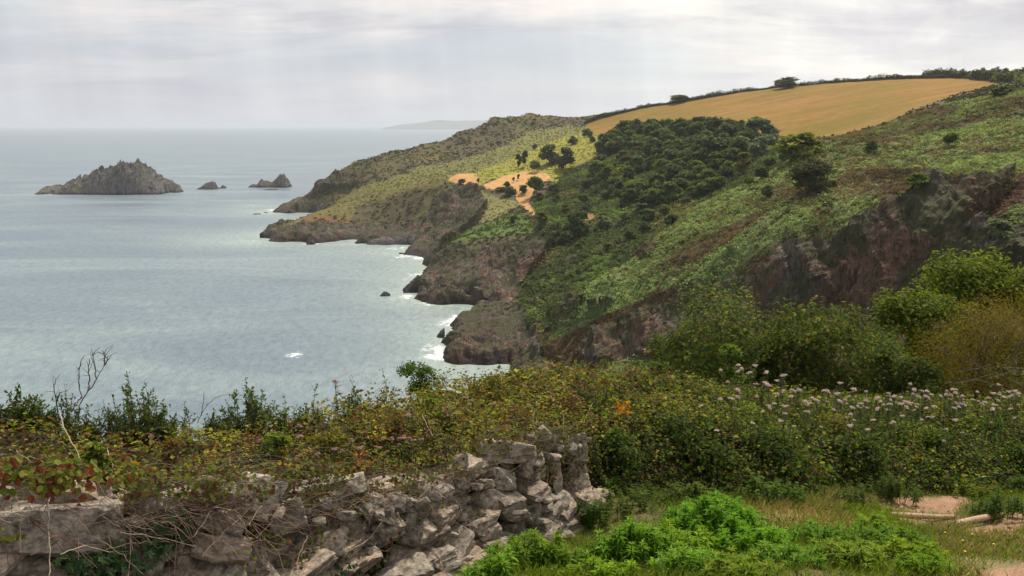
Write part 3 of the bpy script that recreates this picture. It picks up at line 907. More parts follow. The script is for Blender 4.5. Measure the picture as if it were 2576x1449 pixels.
sea_rock('sea_rock', [(768, 613), (776, 603), (786, 600), (792, 608), (794, 614)], 616, 8, 'small dark rock at the foot of the middle headland', 23, 26, 18, .2)
sea_rock('sea_rock', [(916, 612), (930, 602), (955, 596), (975, 592), (990, 600), (1000, 608)], 617, 22, 'broad dark boulder in the cove below the vegetated cliff', 25, 60, 26, .22)
sea_rock('sea_rock', [(974, 614), (990, 598), (1010, 584), (1030, 580), (1045, 590), (1050, 612)], 616, 24, 'taller dark boulder beside the broad one in the cove', 27, 56, 28, .22)
sea_rock('sea_rock', [(998, 636), (1006, 631), (1018, 632), (1028, 640)], 640, 8, 'low rock lying in the surf of the cove', 29, 26, 16, .18)
sea_rock('sea_rock', [(1026, 640), (1034, 636), (1042, 640)], 643, 5, 'tiny rock awash in the cove surf', 31, 18, 12, .18)
sea_rock('sea_rock', [(947, 745), (954, 739), (960, 732), (966, 728), (974, 731), (980, 734), (982, 742), (984, 746)], 747, 6, 'lone wedge shaped rock in the open water of the bay', 33, 46, 28, .15)
sea_rock('sea_rock', [(1091, 849), (1100, 836), (1110, 824), (1118, 817), (1122, 818), (1121, 836), (1118, 850)], 851, 5, 'sharp tilted dark rock beside the nearest shore rocks', 35, 44, 28, .15)
sea_rock('sea_rock', [(1143, 813), (1152, 800), (1164, 790), (1170, 789), (1174, 800), (1176, 810)], 813, 6, 'pointed rock at the edge of the nearest shore rocks', 37, 40, 24, .18)


# ------------------------------------------------------------------ far coast
def far_coast():
    m, t = new_mat('far_coast')
    n = noise(t, pos(t), 0.004, 5, 0.6)
    finish(t, principled(t, ramp(t, n, [(0.35, (0.07, 0.085, 0.05)), (0.65, (0.13, 0.13, 0.08))]), 0.95, 0.1))
    d = 18000.0
    prof = [(990, 318), (1010, 312.5), (1035, 310.5), (1065, 308), (1088, 303.5), (1108, 302), (1140, 304), (1180, 303.5), (1260, 304), (1330, 306), (1400, 312)]
    uu = np.linspace(985, 1400, 160)
    vv = np.interp(uu, [p[0] for p in prof], [p[1] for p in prof])
    rx, rz = ray(uu, vv)
    zt = np.maximum(H + rz * d, -4)
    t_ = np.linspace(-1, 1, 30)
    A, B = np.meshgrid(rx * d, t_)
    Zt = np.meshgrid(zt, t_)[0] * (1 - np.abs(B) ** 2.2) - 3 + 9 * fbm(A, B * 1600, B * 0, 600, 4, 5) * (1 - B ** 2)
    V = np.stack([A, d + B * 1500, Zt], -1).reshape(-1, 3)
    i = np.arange(A.size).reshape(A.shape)
    F = np.stack([i[:-1, :-1], i[:-1, 1:], i[1:, 1:], i[1:, :-1]], -1).reshape(-1, 4)
    obj('distant_coast_hills', make_mesh('distant_coast_hills', V, F, m, None, True), kind='structure')


far_coast()

# ------------------------------------------------------------------ leaves, tubes, crowns
TPL = {
    'quad': (np.array([[0, -.5, 0], [0, .5, 0], [1, .35, .1], [1, -.35, .1]], float), np.array([[0, 1, 2], [0, 2, 3]])),
    'tri': (np.array([[0, -.5, 0], [0, .5, 0], [1, 0, 0]], float), np.array([[0, 1, 2]])),
    'diamond': (np.array([[0, 0, 0], [.42, .5, .12], [1, 0, -.08], [.42, -.5, .12], [.45, 0, 0]], float), np.array([[0, 4, 1], [4, 2, 1], [0, 3, 4], [3, 2, 4]])),
    'oval': (np.array([[0, 0, 0], [.25, .38, .05], [.65, .42, .05], [1, 0, -.12], [.65, -.42, .05], [.25, -.38, .05]], float), np.array([[0, 2, 1], [0, 3, 2], [0, 4, 3], [0, 5, 4]])),
    'lance': (np.array([[0, 0, 0], [.3, .5, .10], [.3, 0, .04], [.3, -.5, .10], [.7, .34, -.02], [.7, 0, -.08], [.7, -.34, -.02], [1, 0, -.28]], float),
              np.array([[0, 2, 1], [0, 3, 2], [2, 4, 1], [2, 5, 4], [3, 5, 2], [3, 6, 5], [5, 7, 4], [6, 7, 5]])),
    'blade': (np.array([[0, -.5, 0], [0, .5, 0], [.5, .35, .06], [.5, -.35, .06], [1, 0, -.10]], float), np.array([[0, 1, 2], [0, 2, 3], [3, 2, 4]])),
    'palm': (np.array([[0, 0, 0], [.05, .45, .0], [.32, .26, .04], [.62, .62, -.02], [.62, .22, .05], [1, 0, -.1], [.62, -.22, .05], [.62, -.62, -.02], [.32, -.26, .04], [.05, -.45, 0]], float),
             np.array([[0, 2, 1], [0, 4, 2], [2, 4, 3], [0, 5, 4], [0, 6, 5], [6, 8, 7], [0, 8, 6], [0, 9, 8]])),
}


def norm(a):
    return a / (np.linalg.norm(a, axis=-1, keepdims=True) + 1e-9)


def leaf_arrays(Pt, A, Nn, Ln, Wd, C, kind='diamond'):
    tv, tf = TPL[kind]
    n = len(Pt)
    A = norm(A); B = norm(np.cross(Nn, A)); Nn = np.cross(A, B)
    Ln = np.broadcast_to(Ln, n); Wd = np.broadcast_to(Wd, n)
    V = (Pt[:, None] + A[:, None] * (tv[None, :, 0:1] * Ln[:, None, None]) + B[:, None] * (tv[None, :, 1:2] * Wd[:, None, None]) + Nn[:, None] * (tv[None, :, 2:3] * Ln[:, None, None]))
    k = len(tv)
    F = (tf[None] + (np.arange(n) * k)[:, None, None]).reshape(-1, 3)
    Cc = np.repeat(np.asarray(C, float).reshape(n, 1, 3), k, 1).reshape(-1, 3)
    return V.reshape(-1, 3), F, Cc


class Bag:
    """collects triangles with colours"""
    def __init__(self):
        self.v, self.f, self.c, self.n = [], [], [], 0

    def add(self, V, F, C):
        V = np.asarray(V, float)
        C = np.asarray(C, float)
        if C.ndim == 1: C = np.tile(C, (len(V), 1))
        self.v.append(V); self.f.append(np.asarray(F) + self.n); self.c.append(C); self.n += len(V)

    def leaves(self, *a, **k):
        self.add(*leaf_arrays(*a, **k))

    def tube(self, pts, r0, r1, C, sides=5):
        pts = np.asarray(pts, float)
        n = len(pts)
        tg = norm(np.gradient(pts, axis=0))
        ref = np.array([0.31, 0.2, 0.93]) if abs(tg[:, 2]).mean() < 0.8 else np.array([1.0, 0.1, 0.0])
        s = norm(np.cross(tg, ref)); b = np.cross(tg, s)
        an = np.linspace(0, 2 * np.pi, sides, endpoint=False)
        rr = np.linspace(r0, r1, n)
        V = pts[:, None] + rr[:, None, None] * (np.cos(an)[None, :, None] * s[:, None] + np.sin(an)[None, :, None] * b[:, None])
        i = np.arange(n * sides).reshape(n, sides)
        a = i[:-1]; bb = np.roll(i, -1, 1)[:-1]; c = np.roll(i, -1, 1)[1:]; d = i[1:]
        F = np.concatenate([np.stack([a, bb, c], -1).reshape(-1, 3), np.stack([a, c, d], -1).reshape(-1, 3)])
        self.add(V.reshape(-1, 3), F, C)

    def mesh(self, name, mat, smooth=False, off=(0, 0, 0)):
        if not self.v: self.add(np.zeros((3, 3)), [[0, 1, 2]], (0, 0, 0))
        return make_mesh(name, np.concatenate(self.v) - np.asarray(off), np.concatenate(self.f), mat, np.concatenate(self.c), smooth)


def rdir(rng, n, up=0.0):
    d = norm(rng.normal(size=(n, 3)))
    d[:, 2] += up
    return norm(d)


def pal(rng, n, cols, w=None, jit=0.18):
    cols = np.array(cols, float)
    k = rng.choice(len(cols), n, p=None if w is None else np.array(w) / np.sum(w))
    return cols[k] * (1 + jit * rng.normal(size=(n, 1))).clip(0.4, 1.8)


def curve(p0, p1, rng, wob=0.15, n=6, sag=0.0):
    p0, p1 = np.asarray(p0, float), np.asarray(p1, float)
    t = np.linspace(0, 1, n)[:, None]
    Ls = np.linalg.norm(p1 - p0)
    q = p0 + (p1 - p0) * t
    k = rng.normal(size=(1, 3)) * wob * Ls; k2 = rng.normal(size=(1, 3)) * wob * 0.6 * Ls
    return q + k * np.sin(np.pi * t) + k2 * np.sin(2 * np.pi * t) * 0.5 - np.array([[0, 0, sag * Ls]]) * np.sin(np.pi * t)


def tree_meshes(name, seed, Hh, R, cols, w=None, nclu=90, per=26, leaf=0.42, kind='quad', lobes=7, base=0.22, rc=0.95, trunk_c=(.07, .055, .042), conic=0.0, tr=0.022, sides=6, up=0.5, flat=1.0):
    rng = np.random.default_rng(seed)
    br, cr = Bag(), Bag()
    zc = Hh * (base + 1) / 2
    lob = []
    for i in range(lobes):
        a = 2 * np.pi * i / lobes + rng.normal() * 0.4
        z = rng.uniform(base + 0.12, 0.86)
        rr = R * rng.uniform(0.28, 0.62) * (1 - conic * z)
        lob.append((np.array([math.cos(a) * rr, math.sin(a) * rr, z * Hh]), R * rng.uniform(0.36, 0.55) * (1 - conic * z * 0.8)))
    lob.append((np.array([rng.normal() * .1 * R, rng.normal() * .1 * R, Hh * 0.80]), R * 0.42 * (1 - conic * 0.5)))
    top = np.array([rng.normal() * 0.04 * R, rng.normal() * 0.04 * R, Hh * 0.72])
    tk = curve((0, 0, -0.04 * Hh), top, rng, 0.03, 8)
    br.tube(tk, Hh * tr, Hh * tr * 0.35, trunk_c, sides + 2)
    for c, r in lob:
        t0 = tk[rng.integers(2, 6)]
        lm = curve(t0, c, rng, 0.07, 6)
        br.tube(lm, Hh * tr * 0.45, Hh * tr * 0.14, trunk_c, sides)
        k = max(3, nclu // len(lob))
        dd = rdir(rng, k, 0.25)
        cc = c + dd * r * rng.uniform(0.45, 1.0, (k, 1)) * np.array([1, 1, 0.8 * flat])
        for q in cc:
            if rng.random() < 0.6:
                br.tube(curve(lm[rng.integers(3, 6)], q, rng, 0.1, 4), Hh * tr * 0.12, Hh * tr * 0.03, trunk_c, 4)
        for q in cc:
            tone = rng.uniform(0.75, 1.25)
            m = int(per * rng.uniform(0.7, 1.3))
            off = rdir(rng, m, 0.15) * (rng.random((m, 1)) ** 0.5) * rc * R * 0.22 * np.array([1, 1, .8])
            pt = q + off
            out = norm(norm(pt - np.array([0, 0, zc * 0.8])) * 0.9 + rng.normal(size=(m, 3)) * 0.55 + np.array([0, 0, up]))
            ax = norm(np.cross(out, rng.normal(size=(m, 3))))
            s = leaf * rng.uniform(0.6, 1.25, m)
            cr.leaves(pt, ax, out, s, s * 0.8 if kind == 'quad' else s * 0.55, pal(rng, m, cols, w) * tone, kind)
    return br.mesh(name + '_trunk', M_TRUNK, True), cr.mesh(name + '_crown', M_LEAF if kind != 'quad' else M_FAR)


def place_tree(name, meshes, loc, s, rz, label, cat, group=None, names=('trunk', 'crown'), sc=None):
    t = empty(name, loc, label=label, cat=cat, group=group)
    t.rotation_euler = (0, 0, rz)
    t.scale = sc if sc is not None else (s, s, s)
    for nme, me in zip(names, meshes):
        obj(nme, me, t)
    return t


UUr = UU.ravel(); VVr = VV.ravel(); YYr = TVf[:, 1]


def ground_at(u, v, d0=100, d1=1200):
    m = (YYr > d0) & (YYr < d1)
    k = np.where(m)[0]
    e = (UUr[k] - u) ** 2 + (VVr[k] - v) ** 2
    # nearest visible: favour the closest surface among good matches
    good = k[e < max(e.min() * 1.0 + 9, 9)]
    g = good[np.argmin(YYr[good])]
    return TVf[g]


def face_scatter(Fs, dens, rng, colvar=True, back=-0.05):
    """dens: per-face density per m2"""
    A, B, C, D = (TVf[Fs[:, i]] for i in range(4))
    nn = np.cross(C - A, D - B) * 0.5
    ar = np.linalg.norm(nn, axis=1)
    nn = nn / (ar[:, None] + 1e-9)
    nn[nn[:, 2] < 0] *= -1
    cc = (A + B + C + D) / 4
    view = norm(cc - np.array([0, 0, H]))
    u, v = proj(cc)
    ok = ((nn * view).sum(1) < -back) & (u > -200) & (u < 3150) & (v < 1480)
    ex = ar * dens * ok
    cnt = rng.poisson(np.clip(ex, 0, 50))
    k = np.repeat(np.arange(len(Fs)), cnt)
    a, b = rng.random((len(k), 1)), rng.random((len(k), 1))
    p = (A[k] * (1 - a) + B[k] * a) * (1 - b) + (D[k] * (1 - a) + C[k] * a) * b
    return p, nn[k], k


def clumps(bag, p, nn, rad, hgt, cols, rng, m=10, leaf=0.35, kind='tri', topup=0.7):
    n = len(p)
    if n == 0: return
    off = rdir(rng, n * m, 0.35).reshape(n, m, 3) * np.broadcast_to(rad, n)[:, None, None] * (0.55 + 0.45 * rng.random((n, m, 1)))
    off[..., 2] = np.abs(off[..., 2]) * (np.broadcast_to(hgt, n) / np.broadcast_to(rad, n))[:, None]
    q = (p[:, None] + off).reshape(-1, 3)
    o = norm(off.reshape(-1, 3) + rng.normal(size=(n * m, 3)) * 0.35 * np.repeat(np.broadcast_to(rad, n), m)[:, None] + np.array([0, 0, topup]) * np.repeat(np.broadcast_to(rad, n), m)[:, None])
    ax = norm(np.cross(o, rng.normal(size=(n * m, 3))))
    s = np.repeat(np.broadcast_to(leaf, n), m) * rng.uniform(0.6, 1.3, n * m)
    c = np.repeat(cols, m, 0) * rng.uniform(0.75, 1.25, (n * m, 1))
    bag.leaves(q, ax, o, s, s * 0.95, c, kind)


R0 = np.random.default_rng(4)
centre = TVf[F4].mean(1)
uF, vF = proj(centre)
colF = colf[F4].mean(1)
wig = 10 * fbm(centre[:, 0], centre[:, 1], centre[:, 2], 18, 4, 401)
WOOD = [(1340, 560), (1350, 500), (1400, 455), (1440, 420), (1500, 400), (1515, 360), (1580, 345), (1660, 335), (1760, 330), (1870, 330), (1950, 350), (2060, 350), (2010, 400),
        (1931, 440), (1842, 484), (1700, 560), (1600, 600), (1520, 640), (1460, 740), (1400, 860), (1340, 830), (1300, 760), (1330, 690), (1390, 620)]
woodF = inpoly(uF + wig, vF + wig, WOOD) & (centre[:, 1] > np.where(uF > 1480, 286, 262)) & ~(sandF)
woodF |= (centre[:, 1] > 288) & (centre[:, 1] < 420) & (uF > 1400) & (vF > 470) & ~sandF
greenish = np.clip((colF[:, 1] - colF[:, 0]) * 30, -1, 1)

# ---- heath, bracken and scrub: ground cover nobody could count
def cover(name, sel, dens, rad, hgt, leaf, m, kind, label, cat, seed, tint=None, cj=0.2, mat=None, topup=0.7, kindp='tri'):
    rng = np.random.default_rng(seed)
    Fs = F4[sel]
    p, nn, k = face_scatter(Fs, dens[sel] if hasattr(dens, '__len__') else dens, rng)
    c = colF[sel][k] * (1 + cj * rng.normal(size=(len(k), 1))).clip(.5, 1.6)
    if tint is not None: c = tint(c, p, rng)
    b = Bag()
    r = rad * rng.uniform(0.55, 1.35, len(p))
    clumps(b, p, nn, r, r * hgt, c, rng, m, leaf, kindp, topup)
    print(name, len(p), flush=True)
    if len(p): obj(name, b.mesh(name, mat or M_FAR), label=label, cat=cat, kind='stuff')


rk_ok = rockF < 0.55
nearslope = (centre[:, 1] > 150) & (centre[:, 1] < 332) & ~woodF & rk_ok
patch = fbm(centre[:, 0], centre[:, 1], centre[:, 2], 6, 4, 411)
fine = fbm(centre[:, 0], centre[:, 1], centre[:, 2], 2.5, 3, 412)


def tint_slope(c, p, rng):
    n = fbm(p[:, 0] + p[:, 1] * .3, p[:, 1], p[:, 2], 9, 4, 413)[:, None] + rng.normal(size=(len(c), 1)) * .08
    u, v = proj(p)
    spur = inpoly(u, v, SPURG)[:, None] | (c[:, 1:2] > .19)
    scr = (c[:, 0:1] > c[:, 1:2] * 1.2)
    pale = np.array([[0.225, 0.275, 0.10]]); ol = np.array([[0.135, 0.145, 0.055]]); br = np.array([[0.165, 0.115, 0.060]])
    o = np.where(n > np.where(spur, -.16, .10), pale, np.where(n > np.where(spur, -.3, -.14), ol, br))
    o = np.where(spur & (n > -.16), c * .5 + np.array([[0.24, 0.30, 0.12]]) * .7, o)
    o = np.where(c[:, 1:2] > .19, np.array([[0.27, 0.37, 0.13]]), o)
    o = np.where(scr, c * (1.1 + n), o)
    return (o * rng.uniform(.6, 1.4, (len(c), 1))).clip(0.01, 0.4)


cover('bracken', nearslope, 1.15 + 1.1 * np.clip(patch, -0.6, 1), 0.95, 0.85, 0.40, 13, None, 'green and brown bracken covering the near slope', 'bracken', 21, tint_slope)
cover('heather', nearslope & (fine > 0.1), 0.32, 1.0, 0.85, 0.42, 14, None, 'dark low gorse tufts scattered through the near slope bracken', 'gorse', 22,
      lambda c, p, r: np.array([[0.038, 0.05, 0.02]]) * r.uniform(0.6, 1.6, (len(c), 1)))
slopeW = fbm(centre[:, 0], centre[:, 1], centre[:, 2], 26, 3, 421)


def tint_wood(c, p, rng):
    n = fbm(p[:, 0], p[:, 1], p[:, 2], 16, 4, 423)[:, None]
    a = np.array([[0.068, 0.088, 0.030]]); b_ = np.array([[0.115, 0.165, 0.046]]); d_ = np.array([[0.145, 0.135, 0.050]])
    o = np.where(n > 0.18, b_, a); o = np.where(n < -0.28, d_, o)
    return o * rng.uniform(0.65, 1.35, (len(c), 1))


cover('scrub', woodF, 0.22, 1.7, 0.95, 0.75, 16, None, 'dark green scrub filling the valley below the field', 'scrub', 23, tint_wood, kindp='quad')
cover('scrub', woodF & (fine > -0.1), 0.5, 0.9, 0.8, 0.5, 7, None, 'low green undergrowth between the scrub of the valley', 'undergrowth', 24, tint_wood)
farh = (centre[:, 1] > 330) & ~woodF & ~fld & ~sandF & rk_ok
darkh = (colF.sum(1) < 0.27)
cover('heath', farh & darkh, 0.08 + 0.06 * np.clip(slopeW, -1, 1), 1.7, 0.32, 0.85, 9, None, 'dark heath and gorse on the far headland', 'heath', 25,
      lambda c, p, r: (c * .78 + np.array([[0.003, 0.014, 0.0]])) * (1.0 + 0.55 * fbm(p[:, 0], p[:, 1], p[:, 2], 20, 3, 5)[:, None]).clip(.4, 1.7), kindp='quad')
cover('rough_grass', farh & ~darkh, 0.12, 0.8, 0.2, 0.7, 5, None, 'rough pale grass on the sunlit slope under the field', 'grass', 26, cj=.08, kindp='quad')
cliffveg = (rockF > 0.4) & (centre[:, 1] > 140) & (fbm(centre[:, 0], centre[:, 1], centre[:, 2], 11, 4, 431) > 0.02) & (centre[:, 2] > 7)
cover('cliff_plants', cliffveg, 0.5, 0.75, 0.5, 0.4, 8, None, 'tufts of dark plants clinging to the cliff ledges', 'cliff plants', 27,
      lambda c, p, r: np.array([[0.06, 0.062, 0.028]]) * r.uniform(0.5, 1.5, (len(c), 1)))

hid = (centre[:, 1] > 21) & (centre[:, 1] < 150) & (centre[:, 2] > 3)
cover('bank_scrub', hid, 0.28, 1.1, 0.9, 0.4, 12, None, 'green scrub on the steep bank falling away behind the trees', 'scrub', 28,
      lambda c, p, r: np.array([[0.075, 0.095, 0.030]]) * r.uniform(0.5, 1.5, (len(c), 1)))

# ---- hill trees
KG = [(0.080, 0.104, 0.038), (0.125, 0.150, 0.054), (0.048, 0.066, 0.028)]
KY = [(0.16, 0.18, 0.040), (0.21, 0.22, 0.05), (0.09, 0.11, 0.03)]
KP = [(0.19, 0.23, 0.12), (0.13, 0.17, 0.085), (0.24, 0.27, 0.15)]
KO = [(0.13, 0.12, 0.040), (0.09, 0.095, 0.03), (0.15, 0.125, 0.045)]
PROTO = {
    'dark': [tree_meshes('round_tree', 100 + i, 10, 5.0, KG, nclu=110, per=26, leaf=0.85, base=0.06, lobes=8) for i in range(3)],
    'mid': [tree_meshes('round_tree', 110 + i, 10, 5.0, [(0.085, 0.115, 0.032), (0.12, 0.155, 0.042)], nclu=110, per=26, leaf=0.85, base=0.06, lobes=8) for i in range(2)],
    'sun': [tree_meshes('round_tree', 120, 10, 5.6, KY, nclu=120, per=26, leaf=0.8, base=0.06, lobes=8)],
    'pale': [tree_meshes('round_tree', 130 + i, 10, 4.6, KP, nclu=120, per=28, leaf=0.85, base=0.1, lobes=7) for i in range(2)],
    'olive': [tree_meshes('round_tree', 140, 10, 3.4, KO, nclu=90, per=26, leaf=0.8, base=0.04, lobes=6, conic=0.5)],
    'slim': [tree_meshes('slim_tree', 150, 10, 3.2, KG, nclu=80, per=26, leaf=0.75, base=0.04, lobes=5, conic=0.35)],
}
rt = random.Random(9)


def hill_tree(kind, u, v, wpx, hpx, label, cat='tree', group=None, d0=100, d1=1200, name=None):
    g = ground_at(u, v, d0, d1)
    ms = PROTO[kind][rt.randrange(len(PROTO[kind]))]
    dist = g[1]
    hh = hpx * dist / FPX * 1.1 / 10.0
    r_ = {'dark': 5.0, 'mid': 5.0, 'sun': 5.6, 'pale': 4.6, 'olive': 3.4, 'slim': 3.2}[kind]
    ww = 1.22 * wpx * dist / FPX / 2 / r_
    return place_tree(name or ('bush' if cat == 'bush' else 'tree'), ms, (g[0], g[1], g[2] - 0.25 * hh), 1, rt.uniform(0, 6.28), label, cat, group, sc=(ww, ww, hh))


STAND = [
    ('dark', 1383, 412, 44, 46, 'round dark tree on the pale slope, left one of the twin trees', 'tree'),
    ('dark', 1422, 422, 38, 50, 'taller dark tree on the pale slope beside the wood edge', 'tree'),
    ('slim', 1306, 422, 17, 36, 'slim dark tree left half of a close pair above the clearing', 'tree'),
    ('slim', 1320, 418, 17, 40, 'slim dark tree right half of a close pair above the clearing', 'tree'),
    ('mid', 1344, 431, 26, 26, 'small green tree between the slim pair and the twin trees', 'tree'),
    ('mid', 1349, 490, 40, 44, 'bright edged round tree on the lower end of the sandy clearing', 'tree'),
    ('dark', 1285, 487, 28, 18, 'low wide bush on the lower rim of the sandy clearing', 'bush'),
    ('dark', 1318, 484, 18, 20, 'small round bush in the neck of the sandy clearing', 'bush'),
    ('mid', 1274, 469, 16, 15, 'small green bush in the middle of the sandy clearing', 'bush'),
    ('mid', 1262, 476, 26, 8, 'flat green bush patch under the middle of the clearing', 'bush'),
    ('dark', 1163, 462, 18, 11, 'low dark bush on the small left hand sandy patch', 'bush'),
    ('slim', 1204, 460, 8, 14, 'tiny upright bush at the right edge of the small sandy patch', 'bush'),
    ('slim', 1294, 456, 7, 13, 'tiny upright shrub high in the sandy clearing', 'bush'),
    ('slim', 1306, 451, 8, 15, 'tiny upright shrub beside another at the top of the clearing', 'bush'),
    ('dark', 1477, 342, 24, 19, 'round bush at the lower left corner of the golden field', 'bush'),
    ('dark', 1441, 361, 24, 20, 'dark bush lower left of the field corner', 'bush'),
    ('dark', 1489, 355, 16, 14, 'small round bush just below the field corner', 'bush'),
    ('dark', 1347, 373, 12, 12, 'tiny bush alone high on the pale slope', 'bush'),
    ('dark', 1453, 598, 48, 66, 'tall dark tree standing low in the valley below the earth scar', 'tree'),
    ('slim', 1404, 612, 20, 36, 'narrow dark tree left of the tall valley tree', 'tree'),
    ('slim', 1292, 566, 22, 26, 'dark bush on the rim of the green promontory', 'bush'),
    ('sun', 2008, 396, 112, 62, 'large sunlit yellow green tree where wood, field and ridge meet', 'tree'),
    ('pale', 1922, 366, 66, 66, 'tallest pale grey green tree at the field edge', 'tree'),
    ('pale', 1868, 392, 50, 50, 'left one of two pale trees in front of the tallest pale tree', 'tree'),
    ('pale', 1906, 394, 50, 52, 'right one of two pale trees in front of the tallest pale tree', 'tree'),
    ('dark', 1790, 412, 90, 64, 'broad very dark tree mass in the middle of the wood', 'tree'),
    ('olive', 1869, 440, 44, 58, 'conical olive tree below the two pale trees', 'tree'),
    ('dark', 1930, 492, 28, 26, 'small dark bush on the brown ridge band left of the hawthorn', 'bush'),
    ('mid', 2389, 370, 32, 34, 'round bush at the left end of the dark path cutting', 'bush'),
    ('dark', 2190, 376, 26, 22, 'small dark bush on the open ridge slope', 'bush'),
    ('mid', 2306, 470, 46, 34, 'green bush at the top edge of the bare cliff', 'bush'),
    ('dark', 2520, 240, 50, 22, 'dark bush on the ridge beside the thin pale grass strip', 'bush'),
    ('pale', 2520, 600, 60, 44, 'grey green bush above the pale outcrop at the right edge', 'bush'),
]
for s_ in STAND:
    hill_tree(*s_)
# big hawthorn on the near ridge
hw = tree_meshes('hawthorn', 160, 10, 5.2, [(0.040, 0.052, 0.020), (0.055, 0.062, 0.024), (0.075, 0.062, 0.028)], nclu=190, per=34, leaf=0.34, base=0.02, lobes=11, rc=0.8)
g = ground_at(2035, 482, 150, 320)
place_tree('hawthorn_tree', hw, tuple(g - np.array([0, 0, .4])), 1, 1.0, 'largest dark bushy tree standing alone on the near ridge slope', 'tree', sc=(g[1] * 142 / FPX / 10.4,) * 2 + (g[1] * 96 / FPX / 10,))

# wood: individual trees of the valley
rw = random.Random(31)
spots = []
tries = 0
WT = [(1500, 440), (1515, 365), (1570, 342), (1640, 330), (1720, 325), (1800, 326), (1880, 330), (1890, 380), (1840, 450), (1760, 500), (1640, 520), (1560, 500)]
while len(spots) < 125 and tries < 6000:
    tries += 1
    u, v = rw.uniform(1340, 2040), rw.uniform(322, 640)
    inside = bool(inpoly(np.array([u]), np.array([v]), WT)[0])
    inw = bool(inpoly(np.array([u]), np.array([v]), WOOD)[0])
    if not inw: continue
    if not inside and rw.random() < 0.72: continue
    if any((u - a) ** 2 / 1.5 + ((v - b) * 1.6) ** 2 < (15 if inside else 24) ** 2 for a, b in spots): continue
    spots.append((u, v))
def wood_spot(u, v):
    if v < 400: return 'upper left part' if u < 1640 else 'upper middle' if u < 1800 else 'upper right part'
    if v < 480: return 'left middle' if u < 1620 else 'centre' if u < 1780 else 'right middle'
    return 'lower left slope' if u < 1500 else 'lower middle slope' if u < 1680 else 'lower right slope'


for (u, v) in sorted(spots, key=lambda q: q[1]):
    inside = bool(inpoly(np.array([u]), np.array([v]), WT)[0])
    sz = rw.uniform(34, 52) if inside else rw.uniform(18, 34)
    hill_tree(rw.choice(['dark', 'dark', 'dark', 'mid', 'mid', 'olive', 'pale' if rw.random() < .3 else 'sun' if rw.random() < .35 else 'mid']), u, v + 6, sz, sz * rw.uniform(0.75, 1.0), 'green tree crowded among others in the ' + wood_spot(u, v) + ' of the valley wood', 'tree', 'trees in the ' + wood_spot(u, v) + ' of the valley wood', 262, 800)
TOPL = 0
for u in range(1560, 1900, 17):
    hill_tree(rw.choice(['dark', 'dark', 'mid']), u + rw.uniform(-5, 5), 344 - 8 * math.sin((u - 1560) / 340 * 3.14), rw.uniform(34, 46), rw.uniform(30, 42), 'dark green tree in the front row of the wood against the golden field', 'tree', 'trees along the field edge of the wood', 380, 800)


# ---- hedges round the field
def hedge(name, line, wpx, hm, label, seed, cols, dens=1.0, leaf=0.8, d0=330, wm=3.0):
    rng = np.random.default_rng(seed)
    pts3 = np.array([ground_at(u, v, d0, 1200) for u, v in line])
    dl = np.r_[0, np.cumsum(np.linalg.norm(np.diff(pts3, axis=0), axis=1))]
    n = int(dl[-1] * 30 * dens)
    s = rng.uniform(0, dl[-1], n)
    q = np.stack([np.interp(s, dl, pts3[:, i]) for i in range(3)], -1)
    hh = hm * (1 + 0.45 * vn3(s / 9, s * 0, s * 0, seed) + 0.25 * vn3(s / 3.5, s * 0, s * 0, seed + 1))
    a = rng.uniform(0, np.pi, n)
    rr = rng.uniform(0.6, 1, n)
    off = np.stack([rng.normal(size=n) * .4, -np.cos(a) * wm / 2 * rr, np.sin(a) * hh * (.25 + .75 * rng.random(n))], -1)
    q = q + off
    o = norm(np.stack([rng.normal(size=n) * .5, -np.cos(a) + rng.normal(size=n) * .4, np.sin(a) + .3], -1))
    b = Bag()
    sz = leaf * rng.uniform(.6, 1.3, n)
    b.leaves(q, norm(np.cross(o, rng.normal(size=(n, 3)))), o, sz, sz * .85, pal(rng, n, cols), 'quad')
    c = pts3.mean(0)
    root = empty(name, tuple(c), label=label, cat='hedge')
    obj('foliage', b.mesh(name + '_foliage', M_FAR, off=c), root)
    st = Bag()
    for i in range(0, len(pts3) - 1):
        for f in np.arange(0, 1, 0.34):
            p = pts3[i] * (1 - f) + pts3[i + 1] * f
            st.tube([p - np.array([0, 0, .3]), p + np.array([0.2, 0, hm * .7])], .12, .05, (.05, .04, .03), 4)
    obj('stem', st.mesh(name + '_stems', M_TRUNK, True, off=c), root)


HC = [(0.06, 0.068, 0.03), (0.085, 0.08, 0.036), (0.05, 0.058, 0.028), (0.10, 0.105, 0.045)]
hedge('hedge', [(u, np.interp(u, [1470, 1520, 1620, 1750, 1860, 1980, 2120, 2300, 2540], [309, 293, 269, 249, 230, 215, 203, 195, 192])) for u in range(1470, 2545, 12)], 12, 3.4,
      'long dark hedge running along the skyline edge of the golden field', 501, HC, 1.3)
hedge('hedge', [(u, np.interp(u, [2330, 2400, 2480, 2560, 2700], [192, 192, 196, 207, 218])) for u in range(2330, 2720, 12)], 20, 5.0,
      'tall bushy green hedge at the top right corner of the field', 502, [(0.10, 0.12, 0.045), (0.14, 0.155, 0.06), (0.07, 0.085, 0.035)], 2.4, 1.0, wm=7)
hedge('hedge', [(u, np.interp(u, [2320, 2600, 2720], [188, 180, 178])) for u in range(2320, 2730, 12)], 12, 4.0, 'thin dark far hedge on the skyline behind the tall bushy hedge', 503, HC, 1.0, 1.0)
hill_tree('dark', 1976, 219, 52, 24, 'dome shaped tree rising over the skyline hedge', 'tree', None, 500, 1200)
hill_tree('mid', 1708, 256, 46, 18, 'low bushy tree over the left part of the skyline hedge', 'tree', None, 500, 1200)

# ------------------------------------------------------------------ foreground: bramble bank
def tt(u): return (u - 1288.0) / 2135.0


